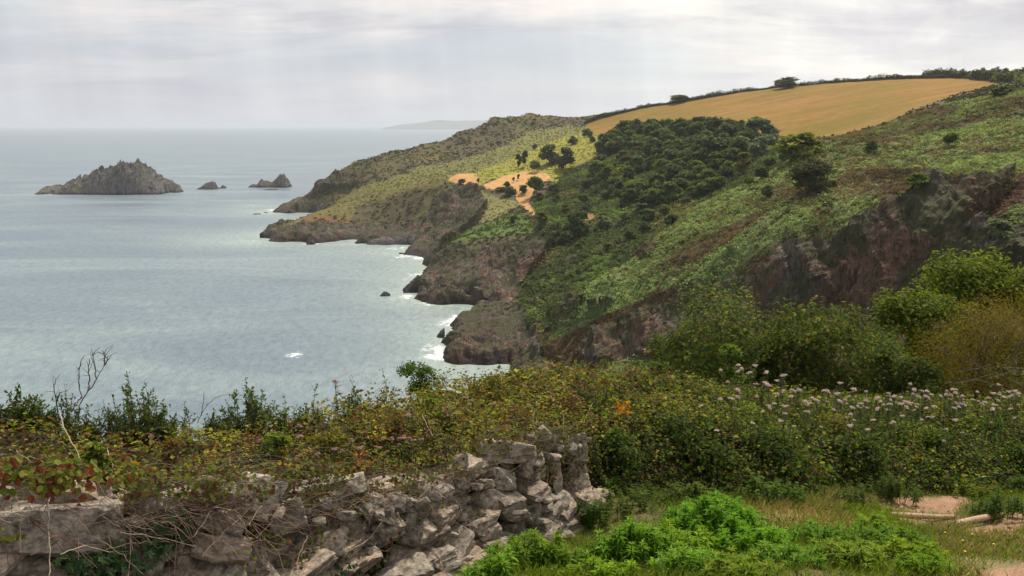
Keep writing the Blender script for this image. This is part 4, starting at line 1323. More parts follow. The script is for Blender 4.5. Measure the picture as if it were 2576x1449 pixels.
FRONT = ([-700, -300, 0, 300, 600, 900, 1200, 1440, 1500, 1750, 2000, 2100, 2250, 2576, 3200], [6.6, 6.9, 7.1, 7.6, 8.4, 9.6, 11.3, 12.9, 12.8, 13.2, 13.7, 14.8, 15.6, 16, 16])
BACK = ([-700, -300, 0, 300, 600, 900, 1100, 1300, 1600, 1900, 2300, 3200], [9.9, 10.2, 10.3, 10.6, 11.4, 13.8, 16.4, 18.4, 19.6, 20.4, 22, 23])
EN = []
for q in [(-500, 1210, 6.7), (0, 1215, 6.9), (300, 1200, 7.5), (600, 1195, 8.2), (900, 1190, 9.4), (1200, 1120, 11.2), (1440, 1085, 12.9), (1380, 1070, 13.2),
          (-500, 1060, 9), (0, 1075, 9), (150, 1085, 9.2), (300, 1085, 9.5), (470, 1078, 9.8), (600, 1070, 10.2), (780, 1055, 11), (860, 1030, 11.8), (950, 1000, 13), (1100, 955, 15.2), (1300, 938, 16.8), (1500, 935, 17.6), (1640, 950, 18),
          (1750, 975, 18.5), (1850, 985, 19), (1990, 995, 19.5), (2100, 1000, 20), (2350, 1005, 20.5), (2576, 1005, 21), (3000, 1000, 21),
          (200, 1140, 8.3), (600, 1130, 9.3), (900, 1100, 11), (1150, 1040, 13.3), (1350, 1010, 14.8), (1550, 1010, 15.5), (1750, 1030, 16.2), (1950, 1050, 16.8), (2200, 1070, 17.8), (2576, 1080, 18.5), (3000, 1080, 18.5),
          (1500, 1090, 13.6), (1700, 1105, 14.0), (1900, 1100, 14.4), (2000, 1110, 14.6), (2150, 1120, 15.8), (2300, 1130, 16.6), (2576, 1135, 17.2), (3000, 1135, 17.2),
          (1500, 1225, 12.8), (1750, 1232, 13.2), (2000, 1228, 13.7), (2100, 1215, 14.8), (2250, 1205, 15.6), (2576, 1200, 16), (3200, 1200, 16),
          (1520, 1160, 13.1), (1750, 1165, 13.5), (2000, 1160, 14.0), (2120, 1160, 15.1), (2260, 1160, 15.9), (2576, 1165, 16.4), (3200, 1165, 16.4)]:
    EN.append(P(*q))
for u_, d_, dz in [(-500, 10.6, -.9), (0, 10.8, -.9), (300, 11.1, -.9), (600, 11.9, -.9), (900, 14.3, -1), (1100, 17, -1), (1300, 19, -1), (1600, 20.2, -1), (1900, 21, -1), (2300, 22.6, -1), (3000, 23.4, -1)]:
    vb = np.interp(u_, [0, 600, 900, 1100, 1300, 1600, 3000], [1075, 1070, 1020, 955, 938, 950, 1000])
    q = P(u_, vb, d_ - .6)
    EN.append((q[0], d_, q[2] + dz))
ENV = RBF(EN)


def env(x, y):
    return ENV(x, y) + 0.17 * fbm(x, y, x * 0, 1.3, 3, 601) + 0.10 * fbm(x, y, x * 0, 0.42, 2, 611)


ey = np.geomspace(6.3, 24, 230); et = np.linspace(tt(-600), tt(3350), 470)
EX, EY = np.meshgrid(et, ey); EX = EX * EY
EU = EX / EY * 2135 + 1288
fr = np.interp(EU, *FRONT) + np.clip((EU - 1450) / 300, .35, 1) * 0.75 * fbm(EX, EY, EX * 0, 1.4, 3, 621)
bk = np.interp(EU, *BACK)
EZ = env(EX, EY)
GZ = RB(EX, EY)
inreg = (EY > fr) & (EY < bk)
EZ2 = np.where(inreg, EZ, np.minimum(EZ - 1.2, GZ - .3))
ii = np.arange(EX.size).reshape(EX.shape)
EF = np.stack([ii[:-1, :-1], ii[:-1, 1:], ii[1:, 1:], ii[1:, :-1]], -1).reshape(-1, 4)
kf = inreg.reshape(-1)[EF].any(1)
EF = EF[kf]
EV = np.stack([EX, EY, EZ2], -1).reshape(-1, 3)


def escatter(rng, dens, pmask=None):
    A, B, C, D = (EV[EF[:, i]] for i in range(4))
    nn = np.cross(C - A, D - B) * .5
    ar = np.linalg.norm(nn, axis=1); nn = nn / (ar[:, None] + 1e-9); nn[nn[:, 2] < 0] *= -1
    cc = (A + B + C + D) / 4
    u, v = proj(cc)
    vw = norm(cc - np.array([0, 0, H]))
    facing = np.clip(-(nn * vw).sum(1) * 2 + .6, 0.12, 1)
    w = ar * dens * facing * (u > -80) & True if False else ar * dens * facing * ((u > -420) & (u < 3250) & (v < 1600))
    if pmask is not None: w = w * pmask(u, v, cc)
    k = np.repeat(np.arange(len(EF)), rng.poisson(np.clip(w, 0, 60)))
    a, b = rng.random((len(k), 1)), rng.random((len(k), 1))
    p = (A[k] * (1 - a) + B[k] * a) * (1 - b) + (D[k] * (1 - a) + C[k] * a) * b
    return p, nn[k]


und = EV.copy(); und[:, 2] -= 0.14  # dark sheet added under the leaves to block light through the gaps
um, ut = new_mat('shade_earth_fill')
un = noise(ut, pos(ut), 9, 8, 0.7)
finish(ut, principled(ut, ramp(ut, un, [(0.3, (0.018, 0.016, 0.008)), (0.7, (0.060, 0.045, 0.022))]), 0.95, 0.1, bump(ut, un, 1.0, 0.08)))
THICK = obj('bramble_thicket', make_mesh('bramble_dark_sheet', und, EF, um), label='tangled mass of brambles over the bank behind the wall', cat='brambles', kind='stuff')

B_OL = (0.165, 0.155, 0.030); B_GR = (0.100, 0.150, 0.024); B_DK = (0.040, 0.062, 0.014); B_YL = (0.27, 0.27, 0.055); B_BR = (0.145, 0.075, 0.030)
B_RD = (0.120, 0.036, 0.018); B_OR = (0.38, 0.17, 0.03); B_YE = (0.36, 0.27, 0.05); B_DR = (0.19, 0.135, 0.075)
PALB = np.array([B_OL, B_GR, B_DK, B_YL, B_BR, B_RD, B_OR, B_YE, B_DR])


def bramble_cols(p, rng):
    u, v = proj(p)
    n = fbm(p[:, 0], p[:, 1], p[:, 2] * 1.2, 0.7, 3, 631)
    n2 = fbm(p[:, 0], p[:, 1], p[:, 2] * 1.2, 1.6, 3, 641)
    left = np.clip((1150 - u) / 500, 0, 1); right = np.clip((u - 1450) / 350, 0, 1)
    low = np.clip((v - 1060) / 60, 0, 1) * right  # more dark leaves low in the right hedge, standing in for its shade
    W_ = np.stack([0.26 + 0.0 * n, 0.20 + 0.35 * right + .1 * n, 0.08 + 0.30 * right + .5 * low, 0.16 + 0.25 * np.clip(n, 0, 1) + 0.05 * left - .05 * right, 0.16 * (1 - right * .7) + 0.3 * np.clip(-n, 0, 1) * (1 - right * .6),
                   0.05 * (1 - right * .8) + 0.22 * np.clip(-n2 - 0.12, 0, 1) * (1 - .7 * right), 0.004 + 0.02 * left * np.clip(n2, 0, 1), 0.008 + 0.09 * left * np.clip(n2 + .1, 0, 1), 0.07 * (1 - right * .6) + 0 * n], -1).clip(0.0005)
    for (cu, cv, r, ci, amt) in CLUSTERS:
        m = ((u - cu) ** 2 + ((v - cv) * 1.2) ** 2) < r * r
        W_[m, ci] += amt
    W_ /= W_.sum(1, keepdims=True)
    k = (W_.cumsum(1) < rng.random((len(p), 1))).sum(1).clip(0, 8)
    sp = 1 + 0.75 * fbm(p[:, 0], p[:, 1], p[:, 2] * 1.5, 0.45, 3, 651)[:, None]
    return PALB[k] * (1 + 0.2 * rng.normal(size=(len(p), 1))).clip(.4, 1.7) * sp.clip(.5, 1.7)


CLUSTERS = [(905, 1155, 34, 6, 1.0), (885, 1170, 16, 5, 2.0), (735, 1140, 45, 7, .6), (800, 1120, 40, 7, .4), (845, 1150, 40, 7, .5), (520, 1130, 30, 6, .3), (1566, 1027, 22, 6, 1.6), (1040, 968, 24, 7, .7), (730, 1090, 26, 7, .5),
            (1740, 1150, 18, 6, .7), (960, 1085, 24, 7, .5), (440, 1160, 20, 6, .6), (1160, 1130, 26, 3, 1.0), (500, 1080, 60, 3, .7), (620, 1110, 50, 5, .4), (560, 1095, 40, 3, .5), (1905, 1105, 18, 5, .6), (300, 1130, 40, 5, .5)]


def bramble():
    rng = np.random.default_rng(61)
    b = Bag()
    p, nn = escatter(rng, 900)
    n = len(p)
    print('bramble leaves', n, flush=True)
    dep = rng.random((n, 1)) ** 1.5 * 0.22
    bumpy = 0.07 * rng.random((n, 1)) ** 3 * 4
    lmp = np.clip(fbm(p[:, 0], p[:, 1], p[:, 2], 0.5, 2, 671), -.4, 1)[:, None]
    p = p - nn * dep + nn * bumpy * (p[:, 1:2] > 10.5) + nn * .14 * lmp + rng.normal(size=(n, 3)) * 0.02
    o = norm(nn * 0.5 + np.array([0, 0, .75]) + rng.normal(size=(n, 3)) * .5)
    ax = norm(np.cross(o, rng.normal(size=(n, 3))))
    s = (rng.uniform(0.030, 0.066, n) + (rng.random(n) < .14) * .035) * np.clip(p[:, 1] / 12, .95, 1.3) * (1 + .35 * vn3(p[:, 0] * 1.4, p[:, 1] * 1.4, p[:, 2], 661))
    b.leaves(p, ax, o, s, s * .72, bramble_cols(p, rng), 'diamond')
    obj('bramble_leaves', b.mesh('bramble_leaves', M_LEAF), THICK)
    # arching canes and dead stalks
    b = Bag()
    p, nn = escatter(rng, 14)
    for q, m in zip(p, nn):
        a = rng.uniform(0, 2 * np.pi); l = rng.uniform(.2, .6)
        d = np.array([math.cos(a), math.sin(a) * .6, 0]) * l
        r = rng.random()
        if r < .55:
            c = q + np.outer(np.linspace(0, 1, 5), d); c[:, 2] += np.sin(np.linspace(0, np.pi, 5)) * rng.uniform(.03, .14) - .02
        else:
            c = q + np.outer(np.linspace(-.3, 1, 5), np.array([d[0] * .25, d[1] * .25, rng.uniform(.1, .26)]))
        cc = rng.choice(4)
        b.tube(c, .0035, .002, [(.20, .15, .11), (.09, .05, .03), (.13, .035, .03), (.26, .22, .17)][cc], 3)
    obj('bramble_canes', b.mesh('bramble_canes', M_TRUNK), THICK)


bramble()


# ------------------------------------------------------------------ shrubs made of leafy upright shoots
def shoot_shrub(name, seed, u, vtop, d, w, base_z, ns, leaf, cols, label, cat='shrub', lean=0.35, bare=0.15, dens=60, kind='oval', group=None, wts=None, stemc=(.06, .045, .035), lw=.55, side=7, spread=.65):
    rng = np.random.default_rng(seed)
    top = P(u, vtop, d)
    h = max(top[2] - base_z, .25)
    base = np.array([top[0], top[1], base_z])
    R = w * d / FPX / 2
    st, lf = Bag(), Bag()
    for i in range(ns):
        a = rng.uniform(0, 2 * np.pi); r = R * math.sqrt(rng.random())
        hh = h * (1 - 0.5 * (r / R) ** 2) * rng.uniform(.5, .95) if i else h
        e = np.array([math.cos(a) * r, math.sin(a) * r * spread, hh])
        if i == 0: e[:2] *= .2
        c = curve(np.array([e[0] * .25, e[1] * .25, -.1]), e, rng, .05, 8)
        st.tube(c, .009 * (h ** .5), .002, stemc, 4)
        segs = [c]
        for j in range(side):
            k = rng.integers(2, 6)
            dd = rdir(rng, 1, .45)[0] * hh * rng.uniform(.15, .36)
            c2 = curve(c[k], c[k] + dd, rng, .06, 5)
            st.tube(c2, .004, .0015, stemc, 3); segs.append(c2)
        for s_ in segs:
            Ls = np.linalg.norm(np.diff(s_, axis=0), axis=1).sum()
            n = max(4, int(dens * Ls))
            f = rng.uniform(bare, 1, n) * (len(s_) - 1)
            i0 = np.minimum(f.astype(int), len(s_) - 2); fr_ = (f - i0)[:, None]
            q = s_[i0] * (1 - fr_) + s_[i0 + 1] * fr_ + rng.normal(size=(n, 3)) * .012
            tg = norm(s_[i0 + 1] - s_[i0])
            o = rdir(rng, n)
            ax = norm(o - tg * (o * tg).sum(1, keepdims=True) + tg * .7)
            nn_ = norm(tg + rng.normal(size=(n, 3)) * .5 + np.array([0, 0, .3]))
            sz = leaf * 1.2 * rng.uniform(.6, 1.2, n)
            lf.leaves(q, ax, nn_, sz, sz * lw, pal(rng, n, cols, wts, .2), kind)
    root = empty(name, tuple(base), label=label, cat=cat, group=group)
    obj('stem', st.mesh(name + '_stems', M_TRUNK), root)
    obj('foliage', lf.mesh(name + '_foliage', M_LEAF), root)
    return root


def ez(u, d, off=-.1):
    return float(ENV(np.array([tt(u) * d]), np.array([d]))[0]) + off


CG = [(0.048, 0.078, 0.018), (0.075, 0.115, 0.026), (0.12, 0.165, 0.038), (0.12, 0.08, 0.03)]
cw = [3, 3, 1.5, .6]
shoot_shrub('leafy_shrub', 701, 30, 968, 9.3, 230, ez(25, 9.3), 64, .04, CG, 'dense dark green shrub at the left picture edge against the sea', wts=cw, dens=75)
shoot_shrub('leafy_shrub', 702, 158, 965, 9.4, 110, ez(150, 9.4), 18, .032, CG, 'thin leafy shrub around the foot of the bare twigs', wts=cw, dens=45)
shoot_shrub('leafy_shrub', 703, 335, 940, 9.8, 190, ez(335, 9.8), 40, .034, CG, 'tallest leafy green shrub standing against the sea', wts=cw, dens=58)
shoot_shrub('leafy_shrub', 704, 262, 1005, 9.7, 80, ez(262, 9.7), 9, .032, CG, 'small leaning shrub left of the tallest shrub', wts=cw, dens=50)
shoot_shrub('leafy_shrub', 705, 622, 948, 10.6, 160, ez(622, 10.6), 34, .036, CG, 'leafy shrub with upright shoots in the middle of the sea edge', wts=cw, dens=55)
shoot_shrub('leafy_shrub', 706, 708, 995, 10.9, 130, ez(708, 10.9), 26, .034, CG, 'low rounded shrub right of the upright shooting shrub', wts=cw, dens=60)
shoot_shrub('leafy_shrub', 707, 465, 1012, 10.1, 34, ez(465, 10.1), 4, .03, CG, 'single thin sprig between the two leafy shrubs', wts=cw, dens=50)
shoot_shrub('leafy_shrub', 708, 966, 928, 15.3, 56, ez(966, 15.3), 10, .05, CG, 'reddish brown twiggy shrub left of the round glossy bush', wts=[2, 2, 1, 2], dens=28)
shoot_shrub('leafy_shrub', 709, 880, 948, 12.2, 40, ez(880, 12.2), 3, .045, CG, 'sprig with rounded leaves beside the tall flower stalk', wts=cw, dens=45)
shoot_shrub('leafy_shrub', 710, 795, 970, 11.6, 40, ez(795, 11.6), 4, .04, CG, 'curving leafy sprig standing left of the tall flower stalk', wts=cw, dens=45)
for k_, (u_, vt_, d_, w_, n_) in enumerate([(95, 1000, 9.3, 120, 22), (228, 1022, 9.6, 90, 14), (410, 1010, 9.9, 110, 20), (530, 1035, 10.2, 110, 18), (770, 1012, 11.2, 90, 16), (905, 985, 13.0, 90, 14)]):
    shoot_shrub('leafy_shrub', 730 + k_, u_, vt_, d_, w_, ez(u_, d_), n_, .036, CG, ['low dense shrub between the edge shrub and the bare twigs', 'low shrub between the bare twigs and the tallest shrub', 'low shrub just right of the tallest shrub', 'low shrub left of the upright shooting shrub', 'low shrub at the foot of the curving sprig', 'low shrub on the rise right of the tall flower stalk'][k_], wts=cw, dens=60)
# round glossy bush
gb = tree_meshes('glossy_bush', 720, 1.0, .5, [(0.075, 0.13, 0.018), (0.11, 0.17, 0.03), (0.045, 0.08, 0.012)], nclu=100, per=30, leaf=.062, kind='oval', base=0, lobes=8, rc=1.1, tr=.02)
q = P(1066, 975, 16)
place_tree('glossy_bush', gb, (q[0], q[1], q[2] - .35), 1, 0, 'round bright glossy green bush at the crest of the bank', 'bush', names=('stem', 'foliage'), sc=(.95, .9, .80))
# bare twig shrub against the sea
def bare_twigs(name, lines, d, r0, c, label, rng, extra=3, cat='twigs'):
    b = Bag()
    o = P(*lines[0][0], d)
    for ln in lines:
        p = np.array([P(u, v, d + rng.normal() * .04) for u, v in ln])
        t = np.linspace(0, len(p) - 1, len(p) * 3); i0 = np.minimum(t.astype(int), len(p) - 2); f = (t - i0)[:, None]
        q = p[i0] * (1 - f) + p[i0 + 1] * f + rng.normal(size=(len(t), 3)) * .004
        b.tube(q, r0, r0 * .4, c, 4)
        for k in range(extra):
            j = rng.integers(len(q) // 3, len(q))
            e = q[j] + rdir(rng, 1, .8)[0] * np.array([1, .4, 1]) * rng.uniform(.05, .16)
            b.tube(curve(q[j], e, rng, .08, 4), r0 * .4, r0 * .2, c, 3)
    return obj(name, b.mesh(name, M_TRUNK, off=o), None, o, label=label, cat=cat)


rg = np.random.default_rng(77)
bare_twigs('bare_twigs', [[(196, 1060), (200, 1015), (222, 985), (243, 955), (262, 920), (270, 905)], [(206, 1000), (200, 975), (198, 940), (205, 905), (212, 893)], [(243, 955), (240, 930), (236, 905), (232, 893)],
                          [(262, 920), (264, 895), (258, 880)], [(262, 920), (272, 905), (262, 893)], [(222, 985), (226, 960), (222, 935), (226, 905)], [(150, 1060), (142, 1010), (135, 975), (140, 955)], [(142, 1010), (150, 985)],
                          [(206, 1000), (190, 1015), (180, 1040)]], 9.45, .0085, (.055, .045, .04), 'bare leafless twigs standing dark against the sea', rg, 5)
bare_twigs('bare_twigs', [[(497, 1065), (508, 1040), (525, 1015), (545, 998), (572, 992), (590, 1000)], [(506, 1045), (512, 1015), (512, 985)]], 10.3, .005, (.07, .05, .04), 'thin arching bare stem between the leafy shrubs', rg, 2)
bare_twigs('bare_twigs', [[(1005, 945), (1008, 925), (1014, 908)], [(1008, 930), (1020, 915)], [(1002, 940), (996, 925)]], 15.6, .006, (.07, .05, .04), 'small bare twigs standing left of the round glossy bush', rg, 2)
bare_twigs('dead_branch', [[(2600, 985), (2530, 950), (2470, 925), (2420, 900)], [(2600, 930), (2540, 925), (2500, 912), (2470, 925)], [(2500, 940), (2450, 955), (2400, 965), (2370, 960)], [(2600, 1000), (2540, 985), (2480, 960), (2440, 955)],
                           [(2560, 940), (2550, 905), (2566, 870), (2576, 850)], [(2530, 950), (2520, 920), (2545, 900), (2590, 880)], [(2470, 925), (2440, 930), (2400, 935)], [(2600, 905), (2550, 903)], [(2480, 935), (2440, 905), (2430, 890)]],
           21.5, .014, (.30, .27, .23), 'pale grey dead branches in front of the brown thorn bush', rg, 6, 'branches')

# ------------------------------------------------------------------ trees standing behind the bank
SY = [(0.052, 0.080, 0.020), (0.088, 0.122, 0.026), (0.18, 0.19, 0.038), (0.13, 0.08, 0.028)]


def near_tree(name, seed, u, vtop, d, w, cols, wts, label, leaf, nclu, per, kind, lobes=10, base=.12, rc=1.0, cat='tree', tr=.014, vbot=None, up=.5, conic=0):
    top = P(u, vtop, d)
    gz = float(RB(np.array([top[0]]), np.array([d]))[0])
    if vbot is not None: gz = P(u, vbot, d)[2]
    Hh = top[2] - gz
    R = w * d / FPX / 2
    ms = tree_meshes(name, seed, 1.0 * Hh, R, cols, wts, nclu, per, leaf, kind, lobes, base, rc, tr=tr, up=up, conic=conic)
    return place_tree(name, ms, (top[0], d, gz), 1, 0, label, cat)


near_tree('sycamore_tree', 801, 1812, 700, 27, 420, SY, [4, 3, 1.6, .7], 'bushy tree with big leaves and yellowed tips, left of the trees behind the flowers', .145, 250, 46, 'palm', 12, .1, 1.25)
near_tree('sycamore_tree', 802, 2085, 750, 25.5, 360, SY, [3, 3, 2, .6], 'lower yellow green tree between the bushy tree and the brown thorn bush', .135, 230, 44, 'palm', 11, .1, 1.25)
near_tree('sycamore_tree', 803, 1960, 800, 26.5, 260, SY, [4, 3, 1, .3], 'dark gap filling tree between the two big leaved trees', .135, 150, 44, 'palm', 9, .05, 1.25)
EG = [(0.095, 0.135, 0.018), (0.155, 0.185, 0.028), (0.05, 0.078, 0.012), (0.15, 0.11, 0.03)]
near_tree('evergreen_shrub', 804, 2470, 628, 34, 330, EG, [3, 3, 1.4, .15], 'tallest bright yellow green evergreen at the right edge', .17, 300, 40, 'lance', 14, .05, 1.1)
near_tree('evergreen_shrub', 805, 2310, 712, 32, 260, EG, [3, 3, 1.4, .15], 'lower bright green evergreen left of the tallest evergreen', .17, 220, 40, 'lance', 12, .05, 1.1)
near_tree('evergreen_shrub', 806, 2640, 640, 33, 260, EG, [3, 3, 1.4, .15], 'bright green evergreen cut off by the right picture edge', .17, 200, 40, 'lance', 10, .05, 1.1)
near_tree('thorn_bush', 807, 2480, 762, 24.5, 380, [(0.16, 0.118, 0.026), (0.125, 0.115, 0.028), (0.21, 0.125, 0.03), (0.075, 0.075, 0.022)], [3, 3, .9, 1.6], 'wide orange brown thorn bush at the right edge', .055, 420, 56, 'diamond', 14, .03, 1.3, 'bush')
near_tree('willow_sapling', 808, 1842, 850, 21.5, 80, [(0.12, 0.17, 0.035), (0.09, 0.13, 0.028)], None, 'small light green sapling with narrow drooping leaves behind the pink flowers', .10, 60, 26, 'lance', 6, .1, 1.0, 'sapling', up=-.2, vbot=1010)
for k_, (u_, vt_, d_, w_) in enumerate([(1690, 800, 28, 200), (2240, 850, 26, 200), (2200, 790, 30, 220), (1640, 880, 24, 130), (2340, 900, 24, 160)]):
    near_tree('sapling', 820 + k_, u_, vt_, d_, w_, SY, [4, 3, .8, .4], ['dark sapling at the left foot of the bushy tree', 'dark green sapling under the lower evergreen', 'dark sapling behind the yellow green tree', 'small round sapling left of all the trees', 'low dark sapling in front of the thorn bush'][k_],
              .11, 110, 40, 'palm', 8, .05, 1.25, 'sapling')


# ------------------------------------------------------------------ hemp agrimony
def agrimony_mesh(seed, h, head, hc, bright=1.0, leafy=1.0):
    rng = np.random.default_rng(seed)
    st, lf, fl = Bag(), Bag(), Bag()
    c = curve((0, 0, 0), (rng.normal() * .04, rng.normal() * .04, h), rng, .02, 6)
    st.tube(c, .006, .003, (.10, .06, .035), 4)
    n = int(46 * leafy)
    z = rng.uniform(.1, .95, n) * h
    a = rng.uniform(0, 2 * np.pi, n)
    ax = np.stack([np.cos(a), np.sin(a), rng.uniform(-.1, .5, n)], -1)
    s = rng.uniform(.06, .12, n) * (1.1 - .5 * z / h)
    lf.leaves(np.stack([z * 0, z * 0, z], -1), ax, norm(np.stack([z * 0, z * 0, z * 0 + 1], -1) + rng.normal(size=(n, 3)) * .3), s, s * .3, pal(rng, n, [(0.075, 0.105, 0.030), (0.10, 0.12, 0.04), (0.05, 0.075, .02)], jit=.2), 'lance')
    for j in range(rng.integers(3, 6)):
        a = rng.uniform(0, 2 * np.pi); r = head * rng.uniform(.2, .75) if j else 0
        cc = c[-1] + np.array([math.cos(a) * r, math.sin(a) * r, head * rng.uniform(-.15, .35)])
        st.tube(curve(c[-2], cc, rng, .05, 4), .003, .002, (.10, .06, .035), 3)
        m = 46
        d = rdir(rng, m, .5); d[:, 2] = np.abs(d[:, 2]) * .38
        q = cc + d * head * .52 * rng.uniform(.6, 1, (m, 1))
        o = norm(d + np.array([0, 0, .6]))
        sz = head * rng.uniform(.16, .28, m)
        fl.leaves(q, norm(np.cross(o, rng.normal(size=(m, 3)))), o, sz, sz * .9, pal(rng, m, hc, jit=.15) * bright, 'diamond')
    nm = 'flower'
    return (st.mesh(nm + '_stem', M_TRUNK), lf.mesh(nm + '_leaves', M_LEAF), fl.mesh(nm + '_heads', M_PETAL))


M_PETAL = mat_foliage('petals', .25, .2, .7, .2)
PK = [(0.50, 0.37, 0.36), (0.60, 0.50, 0.45), (0.42, 0.27, 0.28), (0.54, 0.48, 0.40)]
PKB = [(0.42, 0.24, 0.24), (0.30, 0.17, 0.14), (0.55, 0.38, 0.38), (0.24, 0.13, 0.10)]
AG = [agrimony_mesh(900 + i, .75, .062, PK) for i in range(5)]
AGB = [agrimony_mesh(910 + i, .38, .05, PKB, .8, .6) for i in range(4)]
ra = random.Random(12)


HERB = [agrimony_mesh(950 + i, .7, .02, [(.12, .15, .04)], 1, 2.2) for i in range(4)]


def env_hit(u, v, lift):
    """distance along the column where a plant of height lift has its top at v"""
    ds = np.linspace(7, 22.5, 200)
    x = tt(u) * ds
    z = ENV(x, ds) + lift
    uu_, vv_ = proj(np.stack([x, ds, z], -1))
    ok = (ds > np.interp(u, *FRONT) + .2) & (ds < np.interp(u, *BACK))
    e = np.where(ok, np.abs(vv_ - v), 1e9)
    k = int(np.argmin(e))
    return x[k], ds[k], z[k] - lift


heads = [(1815, 933), (1846, 926), (1852, 940), (1887, 929), (1864, 947), (1880, 955), (1917, 955), (1915, 962), (1962, 957), (1965, 968), (1830, 962), (1926, 985), (1935, 990), (1990, 992), (2010, 986), (2062, 990), (2100, 975), (2145, 985), (1945, 972), (1900, 972)]
for _ in range(160):
    u_ = ra.uniform(2020, 2600) if ra.random() < .85 else ra.uniform(1760, 2020)
    lo = 992 if u_ > 2150 else 1000
    heads.append((u_, lo - 14 + abs(ra.gauss(0, 42))))
for i, (u_, v_) in enumerate(heads):
    ms = AG[ra.randrange(5)]
    x, y, z = env_hit(u_, v_, .48)
    band = i < 20
    s = ra.uniform(1.0, 1.4) if band else ra.uniform(.75, 1.25)
    place_tree('flowering_plant', ms, (x, y, z - .27 * s), s, ra.uniform(0, 6.28),
               'tall plant with flat pale pink flower heads in front of the two big leaved trees' if band else 'plant with flat pale pink flower heads in the ' + ('left part' if u_ < 2220 else 'middle' if u_ < 2420 else 'right end') + ' of the long flower band',
               'flower', 'pink flowers by the trees' if band else 'pink flowers in the ' + ('left part' if u_ < 2220 else 'middle' if u_ < 2420 else 'right end') + ' of the band', names=('stem', 'leaves', 'flower_head'), sc=(s, s, s))
def bz(u): return 'behind the left half of the wall' if u < 850 else 'behind the right half of the wall' if u < 1250 else 'above the wall end' if u < 1500 else 'below the trees'


for _ in range(75):
    u_ = ra.choice([ra.uniform(560, 1150), ra.uniform(560, 1500), ra.uniform(1100, 1760)]); v_ = ra.uniform(945 if u_ > 1150 else 1040, 1175 if u_ < 1100 else 1040)
    x, y, z = env_hit(u_, v_, .12)
    s = ra.uniform(.7, 1.2)
    place_tree('bramble_flower', AGB[ra.randrange(4)], (x, y, z - .22), s, ra.uniform(0, 6.28), 'small faded pinkish brown flower cluster in the brambles ' + bz(u_), 'flower', 'faded flowers in the brambles ' + bz(u_), names=('stem', 'leaves', 'flower_head'))
x, y, z = P(852, 1050, 12)
sp_ = agrimony_mesh(930, .62, .055, PKB, 1.0, 1.0)
place_tree('flowering_plant', sp_, (x, y, z - .08), 1, .5, 'lone tall flower stalk with a dusky pink head against the sea', 'flower', names=('stem', 'leaves', 'flower_head'))

def hz(u): return 'beside the wall end' if u < 1750 else 'below the bushy tree' if u < 2050 else 'above the sandy path' if u < 2350 else 'at the right edge'


for _ in range(120):
    u_ = ra.uniform(1480, 2600); v_ = ra.uniform(955, 1130) if u_ < 2050 else ra.uniform(985, 1110)
    x, y, z = env_hit(u_, v_, .2)
    s = ra.uniform(.7, 1.15)
    place_tree('leafy_herb', HERB[ra.randrange(4)][:2], (x, y, z - .38 * s), s, ra.uniform(0, 6.28), 'upright leafy green herb without flowers in the hedge ' + hz(u_), 'herb', 'upright herbs in the hedge ' + hz(u_), names=('stem', 'leaves'))

# rounded mounds of larger leaved bramble and scrub breaking up the hedge
MP = {'deep': [(0.055, 0.085, 0.018), (0.085, 0.12, 0.024), (0.035, 0.055, 0.013)], 'fresh': [(0.12, 0.16, 0.03), (0.17, 0.20, 0.04), (0.07, 0.10, 0.02)],
      'olive': [(0.15, 0.14, 0.03), (0.20, 0.19, 0.045), (0.09, 0.09, 0.02)], 'rusty': [(0.16, 0.085, 0.03), (0.12, 0.10, 0.03), (0.09, 0.05, 0.022)]}
MN = [(1560, 1120, 150, 'deep', 'dark bramble mound right beside the wall end pillar'), (1680, 1075, 180, 'deep', 'dark leafy mound in the hedge below the orange leaves'), (1640, 1010, 130, 'olive', 'olive bramble mound just above the orange leaves'),
      (1790, 1120, 190, 'deep', 'large dark leafy mound low in the hedge front'), (1900, 1040, 150, 'fresh', 'fresh green mound under the tall pink flowers'), (1960, 1110, 190, 'deep', 'dark leafy mound bulging forward in the middle of the hedge'),
      (2090, 1060, 130, 'olive', 'olive green mound in the hedge right of the middle'), (2180, 1120, 150, 'deep', 'dark mound low in the hedge above the round dark plant'), (2280, 1075, 150, 'fresh', 'fresh green mound below the flower band'),
      (2400, 1120, 170, 'deep', 'dark leafy mound above the sandy path'), (2500, 1070, 150, 'deep', 'dark mound under the right part of the flower band'), (2580, 1130, 160, 'deep', 'dark leafy mound at the right picture edge'),
      (1420, 1000, 130, 'rusty', 'rusty bramble mound above the wall end'), (1230, 960, 120, 'olive', 'olive mound on the bank crest near the bay rocks'), (1290, 1040, 140, 'rusty', 'rusty brown mound above the layered top slab'),
      (1100, 1010, 130, 'fresh', 'fresh green mound below the round glossy bush'), (980, 1060, 120, 'rusty', 'rusty mound in the brambles left of the fresh green mound'), (1520, 960, 110, 'fresh', 'fresh green mound on the bank crest left of the trees'),
      (1740, 985, 120, 'olive', 'olive mound in front of the bushy tree'), (840, 1090, 100, 'olive', 'olive mound behind the wall middle'), (690, 1100, 90, 'fresh', 'fresh green mound behind the pale diamond stone'),
      (430, 1110, 90, 'rusty', 'rusty mound behind the left part of the wall'), (240, 1120, 90, 'fresh', 'fresh green mound behind the upright pale stone'), (60, 1120, 100, 'olive', 'olive mound of brambles at the left edge')]
